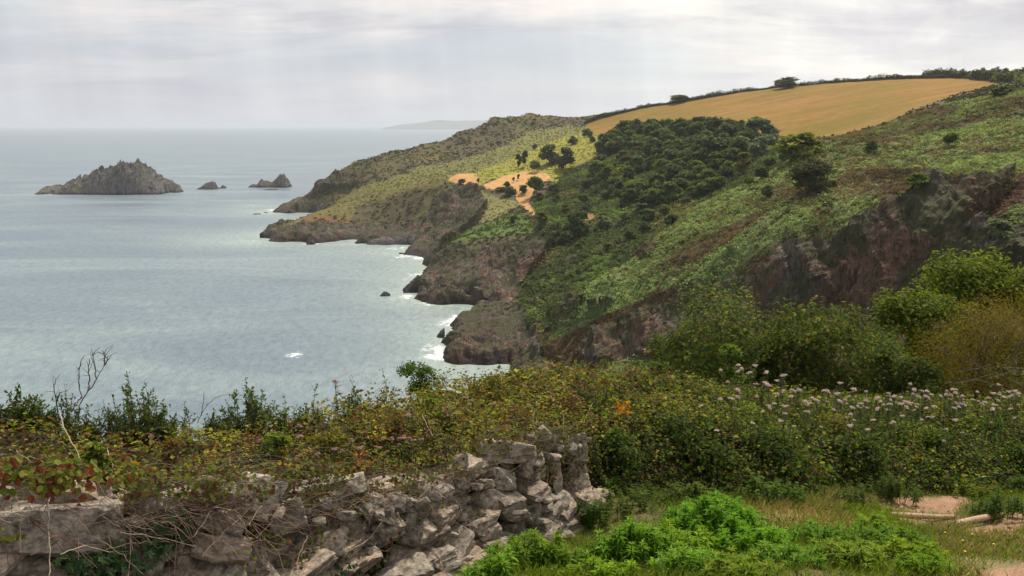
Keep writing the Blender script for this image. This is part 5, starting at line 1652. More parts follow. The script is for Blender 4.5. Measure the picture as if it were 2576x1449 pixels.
for k_, (u_, v_, w_, c_, lb_) in enumerate(MN):
    x, y, z = env_hit(u_, v_, .22)
    R_ = w_ * y / FPX / 2
    ms = tree_meshes('bramble_mound', 1200 + k_, .75, R_, MP[c_], None, 60, 22, {'deep': .085, 'fresh': .075, 'olive': .06, 'rusty': .055}[c_] * (.8 if u_ < 1150 else 1.0), 'diamond' if c_ in ('olive', 'rusty') else 'oval', 8, 0, 1.5, tr=.02)
    place_tree('bramble_mound', ms, (x, y, z - .42), 1, 0, lb_, 'bush', names=('stem', 'foliage'))

# ------------------------------------------------------------------ dry stone wall
M_STONE = mat_rock('wall_stone', 3.2, (0.240, 0.205, 0.170), (0.075, 0.063, 0.053), (0.26, 0.19, 0.142), (0.52, 0.46, 0.39), (1, 1, 2.0), (0.15, 0.1, 0.1), 0.045, lichen=(0.33, 0.31, 0.235), bs=1.0)
bm_ = None
import bmesh
_b = bmesh.new(); bmesh.ops.create_icosphere(_b, subdivisions=4, radius=1.0)
ICV = np.array([v.co[:] for v in _b.verts]); ICF = np.array([[v.index for v in f.verts] for f in _b.faces]); _b.free()
_b = bmesh.new(); bmesh.ops.create_icosphere(_b, subdivisions=3, radius=1.0)
ICV3 = np.array([v.co[:] for v in _b.verts]); ICF3 = np.array([[v.index for v in f.verts] for f in _b.faces]); _b.free()


def stone_verts(seed, dims, cuts=9, strata=0.03, hi=True, boxy=.62):
    rng = np.random.default_rng(seed)
    v = ICV if hi else ICV3
    # a rough convex block: every direction stops at the nearest cleavage plane
    pl = []
    for ax_ in range(3):
        for sg in (-1, 1):
            n = np.zeros(3); n[ax_] = sg
            n = norm(n + rng.normal(size=3) * .13); pl.append((n, rng.uniform(.86, 1.0)))
    for _ in range(cuts):
        n = norm(rng.normal(size=3)); pl.append((n, rng.uniform(.92, 1.25)))
    r = np.full(len(v), 9.0)
    for n, d in pl:
        q = v @ n
        r = np.where(q > 1e-3, np.minimum(r, d / np.maximum(q, 1e-3)), r)
    v = v * np.minimum(r, 1.75)[:, None]
    v = v * np.array(dims) / 2
    k = max(dims)
    a = fbm(v[:, 0] + seed, v[:, 1], v[:, 2] * 2.2, k * .42, 4, seed, .55)
    ly = np.floor(v[:, 2] / (min(dims) * .16) + .6 * vn3(v[:, 0] / k * 3, v[:, 1] / k * 3, v[:, 2] * 0 + seed, seed))
    l = vn3(ly, ly * 0 + seed, ly * 0, seed + 2)
    o = norm(v / np.array(dims))
    v = v + o * (a[:, None] * .024 * k) + o * np.array([1, 1, .15]) * (l[:, None] * strata * .7 * k)
    return v, (ICF if hi else ICF3)


WP = [P(-420, 1290, 5.0), P(-200, 1262, 5.6), P(0, 1245, 6.35), P(305, 1255, 6.8), P(600, 1250, 7.35), P(900, 1232, 8.6), P(1200, 1176, 10.3), P(1350, 1120, 11.5), P(1450, 1092, 12.5)]
WP = np.array(WP)
WP[:, 2] -= np.array([.12, .12, .12, .12, .12, .12, .08, .05, .03])
wl = np.r_[0, np.cumsum(np.linalg.norm(np.diff(WP[:, :2], axis=0), axis=1))]
WLEN = wl[-1]


def wall_at(s):
    p = np.array([np.interp(s, wl, WP[:, i]) for i in range(3)])
    p2 = np.array([np.interp(s + .05, wl, WP[:, i]) for i in range(3)])
    t = norm((p2 - p)[:2] + 1e-9)
    return p, t, np.array([t[1], -t[0]])     # top point, tangent, outward normal (towards the path)


def mat3(o, loc, rot):
    o.location = loc; o.rotation_euler = rot


WALL = empty('stone_wall', tuple(WP[4] - np.array([0, 0, 1.0])), label='tumbledown dry stone wall half buried under brambles in the lower left', cat='wall')
WORG = np.array(WALL.location)
rsw = np.random.default_rng(5)
HERO = [  # u, v centre, width px, height px, roll deg, depth m, name label
    (135, 1330, 400, 150, 6, .62, 'huge long stone slab lying at the lower left corner', 1001, 5, .012),
    (366, 1266, 92, 118, -12, .22, 'upright pale stone wedged beside the huge slab', 1002, 8, .015),
    (540, 1318, 128, 58, 24, .30, 'sloping flat stone under the tangled stems', 1003, 8, .03),
    (556, 1376, 150, 76, 10, .32, 'thick layered slab below the sloping flat stone', 1004, 8, .035),
    (645, 1250, 118, 118, 38, .24, 'pale tilted diamond shaped stone on the wall top', 1005, 9, .012),
    (712, 1306, 122, 86, -18, .30, 'squared dark sided block with a white streaked face', 1006, 5, .012),
    (795, 1380, 165, 82, -4, .36, 'long squared block near the bottom of the wall', 1007, 4, .012),
    (540, 1236, 104, 74, 28, .26, 'greyish stone poking out left of the diamond shaped stone', 1008, 9, .03),
    (1010, 1412, 104, 88, 5, .26, 'rounded boulder at the foot of the wall', 1009, 12, .008),
    (1278, 1124, 150, 58, 7, .45, 'weathered layered slab on top of the wall end', 1010, 7, .05),
    (1393, 1175, 34, 170, -4, .30, 'thin slate standing upright at the wall end', 1011, 5, .02),
    (1366, 1080, 34, 36, 40, .12, 'small pointed stone on the tip of the wall end', 1012, 9, .01),
    (1441, 1120, 64, 72, -6, .34, 'upper rough stone of the end pillar', 1013, 10, .04),
    (1446, 1188, 66, 76, 5, .34, 'middle rough stone of the end pillar', 1014, 10, .04),
    (1432, 1238, 48, 56, -12, .28, 'lowest rough stone of the end pillar', 1015, 9, .03),
    (1318, 1184, 72, 26, 3, .30, 'narrow reddish block under the layered slab', 1016, 5, .02),
    (1250, 1196, 96, 66, 14, .32, 'broad flat faced stone below the layered slab', 1017, 8, .02),
    (1224, 1262, 92, 70, 30, .28, 'pale triangular stone jutting from the wall face', 1018, 9, .012),
    (1150, 1222, 46, 46, -8, .22, 'small banded squarish stone in the wall top', 1019, 6, .05),
    (1296, 1330, 52, 50, 15, .22, 'rounded stone low in the wall near the green plants', 1020, 10, .012),
    (880, 1222, 92, 56, -14, .28, 'flat stone under the brambles in the wall middle', 1021, 8, .03),
    (1040, 1226, 88, 44, 18, .28, 'pinkish slab leaning on the wall top', 1022, 8, .02),
    (1158, 1160, 46, 36, -20, .2, 'small grey stone half hidden in the brambles', 1023, 9, .02),
    (838, 1300, 46, 56, 30, .2, 'small pale faced stone right of the squared block', 1024, 9, .01),
    (1330, 1210, 70, 34, -10, .25, 'pale wedge stone over the dark hollow of the wall end', 1025, 8, .02),
]


def wall_d(u):
    """distance of the wall top seen in column u"""
    best = np.interp(u, [proj(w)[0] for w in WP], WP[:, 1])
    return best


for (u, v, wpx, hpx, roll, dep, lab, sd, cuts, stt) in HERO:
    if u > 1200 and v < 1200: v += 12
    topv = np.interp(u, [proj(w)[0] for w in WP], [proj(w)[1] for w in WP])
    d = wall_d(u) - 0.20 - max(0, v - topv) / 230.0 * .35
    W_ = wpx * d / FPX * 1.02; Hh_ = hpx * d / FPX * 1.05
    V, F = stone_verts(sd, (W_, dep, Hh_), cuts, stt, True, .5 if cuts < 7 else .6)
    o = obj('wall_stone', make_mesh('stone', V, F, M_STONE, None, False), None, P(u, v, d + dep * .25), label=lab, cat='stone')
    o.rotation_euler = (math.radians(rsw.uniform(-30, -12)), math.radians(roll), math.radians(rsw.uniform(8, 26)))

stones = []
s = 0.1
hs = []
while s < WLEN:
    p, t, nrm = wall_at(s)
    gz = float(RB(np.array([p[0] + nrm[0] * .5]), np.array([p[1] + nrm[1] * .5]))[0])
    zz = gz - .1
    k = 0
    wst = rsw.uniform(.18, .52)
    while zz < p[2] + .02:
        hgt = rsw.uniform(.06, .24)
        f = np.clip((zz - gz) / max(p[2] - gz, .3), 0, 1)
        c = np.array([p[0] + nrm[0] * (.50 * (1 - f) - .05), p[1] + nrm[1] * (.50 * (1 - f) - .05), zz + hgt / 2])
        c[:2] += t * rsw.normal() * .06 + nrm * rsw.normal() * .05
        stones.append((c, (wst * rsw.uniform(.85, 1.35), rsw.uniform(.25, .4), hgt * rsw.uniform(1.0, 1.35)), math.atan2(t[1], t[0])))
        zz += hgt * .92
    s += wst * .82
print('wall stones', len(stones), flush=True)
vis = []
for c, dm, an in stones:
    u, v = proj(c)
    a = dm[0] * dm[2] / c[1] ** 2 * ((-60 < u < 1560) and v < 1500)
    vis.append(a)
order = np.argsort(vis)[::-1]
rest = Bag()
for n_, k in enumerate(order):
    c, dm, an = stones[k]
    if vis[k] <= 0: continue
    hu, hv = proj(c)
    if any(abs(hu - h_[0]) < .40 * h_[2] + 8 and abs(hv - h_[1]) < .36 * h_[3] + 6 for h_ in HERO): continue
    V, F = stone_verts(2000 + int(k), dm, 8, .03, True if n_ < 60 else False)
    rot = (rsw.normal() * .16 + .12, rsw.normal() * .2, an + rsw.normal() * .18)
    if n_ < 97:
        o = obj('stone', make_mesh('stone', V, F, M_STONE, None, False), WALL, tuple(c - WORG))
        o.rotation_euler = rot
    else:
        R3 = np.array(Euler(rot).to_matrix())
        rest.add(V @ R3.T + c, F, (1, 1, 1))
# loose rubble on the wall top
for _ in range(150):
    s_ = rsw.uniform(0, WLEN); p, t, nrm = wall_at(s_)
    q = p + np.array([*(nrm * rsw.uniform(-.35, .35)), rsw.uniform(-.08, .0)])
    sz = rsw.uniform(.06, .16)
    V, F = stone_verts(4000 + _, (sz * 1.5, sz * 1.2, sz * .7), 7, .03, False)
    R3 = np.array(Euler(tuple(rsw.normal(size=3) * .5)).to_matrix())
    rest.add(V @ R3.T + q, F, (1, 1, 1))
obj('rubble', rest.mesh('rubble', M_STONE, off=WORG), WALL, kind='stuff')
# earth core behind the stones
sc_ = np.linspace(0, WLEN, 90)
CV = []
for q in sc_:
    p, t, nrm = wall_at(q)
    gz = float(RB(np.array([p[0] + nrm[0] * .5]), np.array([p[1] + nrm[1] * .5]))[0]) - .3
    for a_, zf in ((.30, 0), (.18, .35), (.05, .7), (-.08, .93), (-.30, .97), (-.75, .97)):
        CV.append([p[0] + nrm[0] * a_, p[1] + nrm[1] * a_, gz + (p[2] - gz) * zf])
CV = np.array(CV); CV += rsw.normal(size=CV.shape) * .02
i = np.arange(len(CV)).reshape(-1, 6)
CF = np.stack([i[:-1, :-1], i[:-1, 1:], i[1:, 1:], i[1:, :-1]], -1).reshape(-1, 4)
obj('earth_core', make_mesh('earth_core', CV - WORG, CF, um), WALL)

# ------------------------------------------------------------------ dry stems over the wall
STEMC = [(.30, .22, .16), (.22, .14, .095), (.38, .31, .23), (.16, .09, .06)]
SL = [([(20, 1127), (102, 1160), (191, 1205), (285, 1266), (305, 1318)], 0), ([(175, 1190), (138, 1217), (122, 1266), (122, 1327), (126, 1388), (124, 1449)], 2), ([(147, 1038), (175, 1103), (204, 1160)], 2),
      ([(375, 1184), (350, 1262), (330, 1347), (322, 1455)], 1), ([(-20, 1238), (80, 1212), (163, 1192), (260, 1180)], 1), ([(260, 1103), (281, 1164), (281, 1245)], 2), ([(399, 1217), (468, 1286), (610, 1327), (672, 1437)], 1),
      ([(773, 1347), (741, 1429)], 0), ([(1142, 1249), (1165, 1296), (1189, 1343)], 2), ([(842, 1203), (880, 1230), (925, 1269)], 0), ([(945, 1273), (975, 1300), (995, 1323)], 2), ([(962, 1313), (929, 1356), (875, 1389), (868, 1395)], 0),
      ([(75, 1215), (150, 1250), (230, 1280), (300, 1325)], 2), ([(18, 1115), (60, 1150), (104, 1170)], 0), ([(300, 1240), (380, 1200), (470, 1215), (560, 1290), (590, 1330)], 1), ([(1350, 1010), (1340, 1060)], 2), ([(1100, 1110), (1125, 1180), (1135, 1230)], 0),
      ([(690, 1260), (750, 1220), (850, 1215), (950, 1260), (1010, 1310)], 3), ([(640, 1330), (700, 1390), (720, 1449)], 0), ([(1060, 1040), (1090, 1100)], 2), ([(1500, 990), (1470, 1060)], 0)]
rst = np.random.default_rng(8)


def stem(px, col, r, label, group=None, off=-.36):
    b = Bag()
    p = []
    for u, v in px:
        topv = np.interp(u, [proj(w)[0] for w in WP], [proj(w)[1] for w in WP])
        d = wall_d(u) + off - max(0, v - topv) / 230 * .45
        if v < topv - 20: d = env_hit(u, v, .06)[1] if u > -60 else wall_d(u) + .5
        p.append(P(u, v, d))
    p = np.array(p)
    m = len(p) * 4
    t_ = np.linspace(0, len(p) - 1, m); i0 = np.minimum(t_.astype(int), len(p) - 2); f = t_ - i0
    f = (f * f * (3 - 2 * f))[:, None] * .35 + f[:, None] * .65
    q = p[i0] * (1 - f) + p[i0 + 1] * f + rst.normal(size=(m, 3)) * .004
    b.tube(q, r, r * .55, STEMC[col], 5)
    for k in range(rst.integers(0, 3)):
        j = rst.integers(1, m - 1)
        b.tube(curve(q[j], q[j] + rdir(rst, 1)[0] * np.array([1, .3, .8]) * rst.uniform(.06, .2), rst, .1, 4), r * .5, r * .3, STEMC[col], 3)
    obj('dry_stem', b.mesh('dry_stem', M_STEM, True, off=p[0]), None, tuple(p[0]), label=label, cat='stem', group=group)


def mat_plain_col(name, rough=.8):
    m, t = new_mat(name)
    c = attr(t, 'col')
    n = noise(t, pos(t), 25, 4, .6)
    finish(t, principled(t, mixc(t, 1.0, c, ramp(t, n, [(0.3, (.6, .6, .6)), (.7, (1.3, 1.3, 1.3))]), 'MULTIPLY'), rough, .25))
    return m


M_STEM = mat_plain_col('dry_stem')
SLAB = ['long pale stem running down over the huge slab from the left edge', 'reddish stem hanging vertically across the huge slab', 'pale stem standing up behind the huge slab against the shrubs', 'long stem crossing the upright pale stone down to the picture bottom',
        'thin brown stem lying level behind the huge slab', 'crooked pale stem standing above the wall behind the slab', 'long brown stem sweeping down to the right over the layered slab', 'short pale stem hanging in front of the long squared block',
        'straight pale stem leaning on the wall face right of the middle', 'stem curving over the flat stone in the wall middle', 'pale curved stem in the middle of the wall face', 'forked stem hooking down in the wall middle',
        'pale stem lying across the top of the huge slab', 'short pale stem tip at the upper left edge', 'arched brown stem over the left half of the wall top', 'pale stem standing in the brambles above the layered slab', 'thin stem standing left of the wall end',
        'dark stem arching over the wall middle', 'stem trailing beside the long squared block to the bottom', 'short pale stem in the brambles left of the wall end', 'pale stem in the brambles right of the wall end']
for (px, c), lb in zip(SL, SLAB):
    stem(px, c, .0062 if c != 3 else .005, lb)
def sz_(u): return 'by the huge slab' if u < 330 else 'above the layered slab' if u < 560 else 'around the diamond shaped stone' if u < 800 else 'in its middle' if u < 1100 else 'near its right end'


for k in range(190):
    u = rst.uniform(-40, 1420) if rst.random() < .55 else rst.uniform(120, 780)
    topv = np.interp(u, [proj(w)[0] for w in WP], [proj(w)[1] for w in WP])
    v = topv + rst.uniform(-60, 110 if u < 700 else 90)
    l = rst.uniform(60, 210) * np.interp(u, [0, 1400], [1.1, .6]); a = rst.choice([rst.normal() * .35 + .5, rst.normal() * .5 - .2, rst.normal() * .3 + 1.2])
    du, dv = math.cos(a) * l / 2, math.sin(a) * l / 2
    k_ = rst.uniform(-.2, .2) * l
    stem([(u - du, v - dv), (u + dv * .1, v - abs(k_)), (u + du, v + dv)], int(rst.choice([0, 1, 1, 3, 3, 2])), rst.uniform(.0026, .0052), 'thin dry stem tangled over the wall ' + sz_(u), 'dry stems over the wall ' + sz_(u), off=rst.uniform(-.42, -.12))


# ------------------------------------------------------------------ ivy and trailing leaves on the wall
def wall_leaves(name, u0, u1, v0, v1, n, cols, leaf, kind, label, seed, cat='ivy'):
    rng = np.random.default_rng(seed)
    b = Bag()
    n_ = n
    cu = rng.uniform(u0, u1, max(3, n // 12)); cv = rng.uniform(v0, v1, len(cu))
    k = rng.integers(0, len(cu), n_)
    u = cu[k] + rng.normal(size=n_) * 16; v = cv[k] + rng.normal(size=n_) * 14
    tu = [proj(w)[0] for w in WP]; tv_ = [proj(w)[1] for w in WP]
    topv = np.interp(u, tu, tv_)
    d = np.interp(u, tu, WP[:, 1]) - .22 - np.maximum(0, v - topv) / 230 * .45 + rng.normal(size=n_) * .05 - .08
    rx, rz = ray(u, v)
    p = np.stack([rx * d, d, H + rz * d], -1)
    o = norm(np.array([.35, -.7, .6]) + rng.normal(size=(n_, 3)) * .35)
    s = leaf * rng.uniform(.6, 1.2, n_)
    ax = norm(np.cross(o, rng.normal(size=(n_, 3))) + np.array([0, 0, -.3]))
    b.leaves(p, ax, o, s, s * .9, pal(rng, n_, cols, None, .2), kind)
    c = p.mean(0)
    st = Bag()
    for i in range(len(cu) - 1):
        m1, m2 = p[k == i], p[k == i + 1]
        if len(m1) and len(m2): st.tube(curve(m1[0], m2[0], rng, .08, 6), .003, .002, (.12, .08, .05), 3)
    root = empty(name, tuple(c), label=label, cat=cat)
    obj('foliage', b.mesh(name + '_foliage', M_LEAF, off=c), root)
    obj('stem', st.mesh(name + '_stem', M_TRUNK, off=c), root)


IV = [(0.025, 0.050, 0.018), (0.04, 0.07, 0.028), (0.06, 0.10, 0.05)]
wall_leaves('ivy', 400, 480, 1290, 1345, 75, IV, .075, 'palm', 'dark ivy hanging below the upright pale stone', 31)
wall_leaves('ivy', 130, 330, 1385, 1449, 110, IV, .075, 'palm', 'dark ivy growing under the huge slab', 32)
wall_leaves('ivy', 340, 420, 1340, 1430, 40, IV, .07, 'palm', 'ivy sprays between the huge slab and the layered slab', 33)
wall_leaves('ivy', 860, 960, 1400, 1449, 30, IV, .06, 'palm', 'ivy at the foot of the long squared block', 34)
TL = [(0.14, 0.16, 0.035), (0.09, 0.11, 0.03), (0.17, 0.15, 0.05), (.12, .06, .03)]
wall_leaves('trailing_bramble', 1000, 1400, 1150, 1300, 480, TL, .045, 'diamond', 'yellow green bramble leaves trailing down the wall end', 35, 'bramble')
wall_leaves('trailing_bramble', 1350, 1480, 1110, 1290, 420, TL, .045, 'diamond', 'column of bramble leaves between the slabs and the end pillar', 36, 'bramble')
wall_leaves('trailing_bramble', 300, 1000, 1180, 1250, 850, TL, .045, 'diamond', 'bramble leaves spilling over the left wall top', 37, 'bramble')
wall_leaves('trailing_bramble', -20, 280, 1170, 1235, 330, [(0.10, 0.13, 0.03), (.16, .17, .04), (.13, .05, .03)], .06, 'oval', 'larger round leaves over the back of the huge slab', 38, 'bramble')
wall_leaves('trailing_bramble', 0, 60, 1320, 1380, 9, [(.16, .19, .03)], .05, 'palm', 'few bright leaves on the face of the huge slab', 39, 'bramble')
wall_leaves('trailing_bramble', 600, 1250, 1200, 1420, 560, TL, .045, 'diamond', 'scattered small leaves on the lower wall face', 40, 'bramble')
wall_leaves('trailing_bramble', 1180, 1480, 1070, 1130, 620, TL, .045, 'diamond', 'bramble leaves draped over the top slab of the wall end', 41, 'bramble')


# ------------------------------------------------------------------ grass and low plants on the open ground
def gnd(x, y): return RB(x, y) + 0.0


rgs = np.random.default_rng(66)
nG = 115000
gy_ = np.sqrt(rgs.uniform(7.2 ** 2, 16.5 ** 2, nG)); gu_ = rgs.uniform(1100, 3050, nG)
gx_ = tt(gu_) * gy_
wx = np.interp(gy_, WP[:, 1], WP[:, 0])
frd = np.interp(gu_, *FRONT)
gz_ = gnd(gx_, gy_)
pu, pv = proj(np.stack([gx_, gy_, gz_], -1))
onp = np.zeros(nG, bool)
for pl in NPATH: onp |= inpoly(pu + rgs.normal(size=nG) * 10, pv + rgs.normal(size=nG) * 5, pl)
kp = (gx_ > wx + .55) & (gy_ < frd + .2) & ~(onp & (rgs.random(nG) < .985)) & (pv < 1500)
dn = fbm(gx_, gy_, gx_ * 0, .9, 3, 71)
straw = inpoly(pu + 150 * dn, pv + 40 * dn, [(1880, 1255), (2180, 1240), (2200, 1285), (2100, 1330), (1920, 1310)]) | (inpoly(pu, pv, [(2330, 1330), (2700, 1330), (2700, 1500), (2420, 1500)]) & (dn > -.05))
kp &= (rgs.random(nG) < .65 + dn)
gx_, gy_, gz_, straw, dn = gx_[kp], gy_[kp], gz_[kp], straw[kp], dn[kp]
n = len(gx_)
cG = pal(rgs, n, [(0.11, 0.17, 0.028), (0.15, 0.20, 0.04), (0.19, 0.165, 0.06), (0.07, 0.11, 0.02)], [3, 2, 1.2, 2])
cS = pal(rgs, n, [(0.24, 0.175, 0.085), (0.18, 0.13, 0.06), (0.32, 0.25, 0.14), (0.10, 0.13, 0.035)], [3, 2, 1.5, 1.5])
cc = np.where(straw[:, None] & (rgs.random((n, 1)) < .6), cS, cG)
an = rgs.uniform(0, 2 * np.pi, n)
ax = np.stack([np.cos(an) * rgs.uniform(.2, .9, n), np.sin(an) * rgs.uniform(.2, .9, n), np.ones(n)], -1)
hh = rgs.uniform(.07, .22, n) * np.where(straw, 1.2, 1)
b = Bag()
b.leaves(np.stack([gx_, gy_, gz_ - .01], -1), ax, norm(np.stack([-np.sin(an) + .1, np.cos(an), np.zeros(n) + .4], -1)), hh, np.full(n, .009), cc, 'blade')
obj('grass', b.mesh('grass', M_LEAF), label='green and straw coloured grass over the open ground', cat='grass', kind='stuff')
# low weeds
b = Bag()
nW = 33000
gy_ = np.sqrt(rgs.uniform(7.6 ** 2, 17 ** 2, nW)); gu_ = rgs.uniform(1280, 3050, nW); gx_ = tt(gu_) * gy_
frd = np.interp(gu_, *FRONT); wx = np.interp(gy_, WP[:, 1], WP[:, 0])
gz_ = gnd(gx_, gy_); pu, pv = proj(np.stack([gx_, gy_, gz_], -1))
onp = np.zeros(nW, bool)
for pl in NPATH: onp |= inpoly(pu, pv, pl)
dn = fbm(gx_, gy_, gx_ * 0, .8, 3, 73)
edge = np.clip(1 - (frd - gy_) / 2.2, 0, 1)
kp = (gx_ > wx + .5) & (gy_ < frd + .3) & ~onp & (rgs.random(nW) < (dn * 1.2 + .15 + edge * .8)) & (pv < 1500)
n = kp.sum()
q = np.stack([gx_, gy_, gz_ + rgs.uniform(.0, .16, nW) * (1 + edge)], -1)[kp]
o = rdir(rgs, n, 1.1)
s = rgs.uniform(.03, .065, n)
b.leaves(q, norm(np.cross(o, rgs.normal(size=(n, 3)))), o, s, s * .55, pal(rgs, n, [(0.075, 0.11, 0.028), (0.11, 0.15, 0.035), (0.05, 0.07, 0.02), (.10, .06, .03)], [3, 2, 2, .6]), 'diamond')
obj('weeds', b.mesh('weeds', M_LEAF), label='low leafy weeds in front of the bramble hedge', cat='weeds', kind='stuff')

# ---- bright leafy plants
BG = [(0.125, 0.225, 0.032), (0.185, 0.295, 0.050), (0.065, 0.13, 0.020), (0.26, 0.34, 0.08)]


rf0 = random.Random(44)


def leafy_clump(u, vtop, d, R, label, seed, ns, cols=BG, leaf=.10, wl_=.26, lo=.25, hmax=1.0, group=None):
    rng = np.random.default_rng(seed)
    x0 = tt(u) * d
    st, lf = Bag(), Bag()
    ctone = np.array([rng.uniform(.85, 1.12), rng.uniform(.85, 1.05), rng.uniform(.6, .95)])
    gz = float(gnd(np.array([x0]), np.array([d]))[0])
    h = float(np.clip(P(u, vtop, d)[2] - gz, lo, hmax))
    for i in range(ns):
        a = rng.uniform(0, 2 * np.pi); r = R * math.sqrt(rng.random())
        x, y = x0 + math.cos(a) * r * 1.0, d + math.sin(a) * r * .7
        g_ = float(RB(np.array([x]), np.array([y]))[0])
        hh = h * (1 - .5 * (r / R) ** 2) * rng.uniform(.7, 1.05)
        c = curve((x, y, g_), (x + rng.normal() * .05, y + rng.normal() * .05, g_ + hh), rng, .03, 5)
        st.tube(c, .006, .004, (.09, .14, .03), 4)
        tone = rng.uniform(.8, 1.15) * ctone
        m = int(hh / .05)
        for j in range(m):
            f = 1 - j / m * .8
            k = 7 if j < 3 else 5
            q = np.array([np.interp(f * 4, range(5), c[:, i_]) for i_ in range(3)])
            a0 = rng.uniform(0, 6.28) + np.arange(k) * 2 * np.pi / k
            el = (.75 if j == 0 else .35 if j == 1 else .1) + rng.normal(size=k) * .15
            axx = np.stack([np.cos(a0), np.sin(a0), el], -1)
            s = leaf * rng.uniform(.75, 1.2) * (.65 if j == 0 else .95 if j < 3 else 1.1) * rng.uniform(.75, 1.15, k)
            lf.leaves(np.repeat(q[None], k, 0), axx, np.repeat([[0, 0, 1.0]], k, 0) + rng.normal(size=(k, 3)) * .15, s, s * wl_ * 1.15, pal(rng, k, cols, [3, 3 if j < 3 else 1, .6 if j < 3 else 3, 1.2 if j == 0 else .1], .1) * tone, 'lance')
    root = empty('leafy_plant', (x0, d, gz), label=label, cat='plant', group=group)
    off = (x0, d, gz)
    obj('stem', st.mesh('leafy_stem', M_LEAF, off=off), root)
    obj('foliage', lf.mesh('leafy_foliage', M_LEAF, off=off), root)


for k, (u, vt, d, R, ns, lb) in enumerate([
    (1300, 1335, 8.3, .6, 60, 'bright green leafy clump at the foot of the wall'), (1390, 1335, 8.9, .14, 4, 'tall bright green shoot standing beside the wall foot'), (1590, 1315, 8.9, .52, 54, 'bright green leafy clump left of the biggest mound'),
    (1790, 1242, 9.9, .62, 74, 'highest rounded mound of bright green leaves in the middle'), (1700, 1320, 9.1, .48, 46, 'bright leafy clump just below the highest mound'), (1900, 1320, 9.3, .5, 46, 'bright leafy clump right below the highest mound'),
    (1990, 1385, 8.5, .45, 40, 'bright leafy clump at the bottom edge in the right middle'), (1760, 1405, 8.2, .45, 40, 'bright leafy clump at the bottom edge under the highest mound'), (1500, 1418, 7.9, .40, 30, 'bright leafy clump at the bottom edge between the wall and the mounds'),
    (2160, 1392, 8.6, .45, 40, 'bright leafy clump at the bottom edge left of the bare path'), (2240, 1318, 9.7, .6, 62, 'bright leafy clump in front of the sandy path patch'), (2330, 1390, 9.0, .4, 34, 'rightmost bright leafy clump by the dry grass'),
    (2370, 1432, 8.3, .32, 22, 'low bright leafy clump at the bottom edge beside the dry grass'), (1190, 1405, 7.6, .4, 30, 'bright leafy clump at the bottom edge touching the wall'), (1880, 1440, 7.8, .4, 30, 'bright leafy clump cut off by the bottom edge in the middle'),
    (2080, 1340, 9.8, .35, 22, 'thinner bright leafy clump between the dry grass and the path'), (2230, 1290, 11.0, .35, 22, 'small bright leafy clump at the left end of the sandy path')]):
    leafy_clump(u, vt, d, R, lb, 3000 + k, ns)
for k, (u, vt, d, R, ns, lb) in enumerate([
    (1560, 1240, 12.0, .5, 30, 'darker green weedy clump in front of the wall end'), (1660, 1215, 12.6, .5, 30, 'darker green weedy clump against the bramble hedge'), (2260, 1190, 14.6, .45, 30, 'round dark green plant behind the sandy path'),
    (1480, 1250, 11.6, .35, 20, 'green weedy clump at the base of the end pillar'), (2540, 1230, 13.6, .45, 26, 'green clump on the grass beside the timber step'), (2160, 1225, 13.6, .4, 20, 'green weedy clump left of the round dark plant')]):
    leafy_clump(u, vt, d, R, lb, 3100 + k, ns, [(0.06, 0.10, 0.025), (0.09, 0.14, 0.032), (0.045, 0.07, 0.018), (.11, .15, .04)], .075, .3, .2, .6)


for k in range(16):
    u_ = 1500 + k * 70 + rf0.uniform(-20, 20)
    d_ = float(np.interp(u_, *FRONT)) - rf0.uniform(.0, .9)
    if 2190 < u_ < 2460: d_ = float(np.interp(u_, *FRONT)) + .1
    leafy_clump(u_, 1190 + rf0.uniform(-5, 40), d_, rf0.uniform(.25, .5), ['low leafy green weeds growing along the foot of the bramble hedge', 'low leafy green weeds growing along the foot of the bramble hedge'][0], 3200 + k, 22,
                [[(0.10, 0.15, 0.03), (0.14, 0.19, 0.035), (0.06, 0.09, 0.02), (.16, .2, .05)], [(0.07, 0.11, 0.025), (0.10, 0.15, 0.032), (0.045, 0.07, 0.018), (.12, .15, .04)]][k % 2], .07, .34, .18, .45, 'weeds along the hedge foot')


# ---- timber steps
def log(p0, p1, r, label, seed):
    rng = np.random.default_rng(seed)
    p0, p1 = np.array(p0), np.array(p1)
    b = Bag()
    c = curve(p0, p1, rng, .006, 10)
    b.tube(c, r, r * .93, (.36, .25, .17), 14)
    ax = norm(p1 - p0)
    for e, s in ((c[0], -1), (c[-1], 1)):
        n0 = 14
        rr = norm(np.cross(ax, [0, 0, 1])); uu_ = np.cross(rr, ax)
        a = np.linspace(0, 2 * np.pi, n0, endpoint=False)
        V = np.concatenate([[e + ax * s * .006], e + (r * .97) * (np.cos(a)[:, None] * rr + np.sin(a)[:, None] * uu_)])
        F = [[0, 1 + k, 1 + (k + 1) % n0] if s < 0 else [0, 1 + (k + 1) % n0, 1 + k] for k in range(n0)]
        b.add(V, F, (.42, .31, .21))
    o = tuple((p0 + p1) / 2)
    obj('timber_step', b.mesh('timber_step', M_STEM, True, off=o), None, o, label=label, cat='step')


def on_ground(u, v):
    ds = np.linspace(7, 20, 400); x = tt(u) * ds
    uu_, vv_ = proj(np.stack([x, ds, gnd(x, ds)], -1))
    k = int(np.argmin(np.abs(vv_ - v)))
    return np.array([x[k], ds[k], float(gnd(x[k:k + 1], ds[k:k + 1])[0])])


a_, b_ = on_ground(2422, 1328), on_ground(2545, 1299)
log(a_ + [0, 0, .045], b_ + [0, 0, .045], .05, 'round pale timber lying diagonally across the path at the right', 1)
a_, b_ = on_ground(2255, 1296), on_ground(2425, 1302)
log(a_ + [0, 0, .01], b_ + [0, 0, .01], .045, 'half buried timber edging the front of the sandy path', 2)
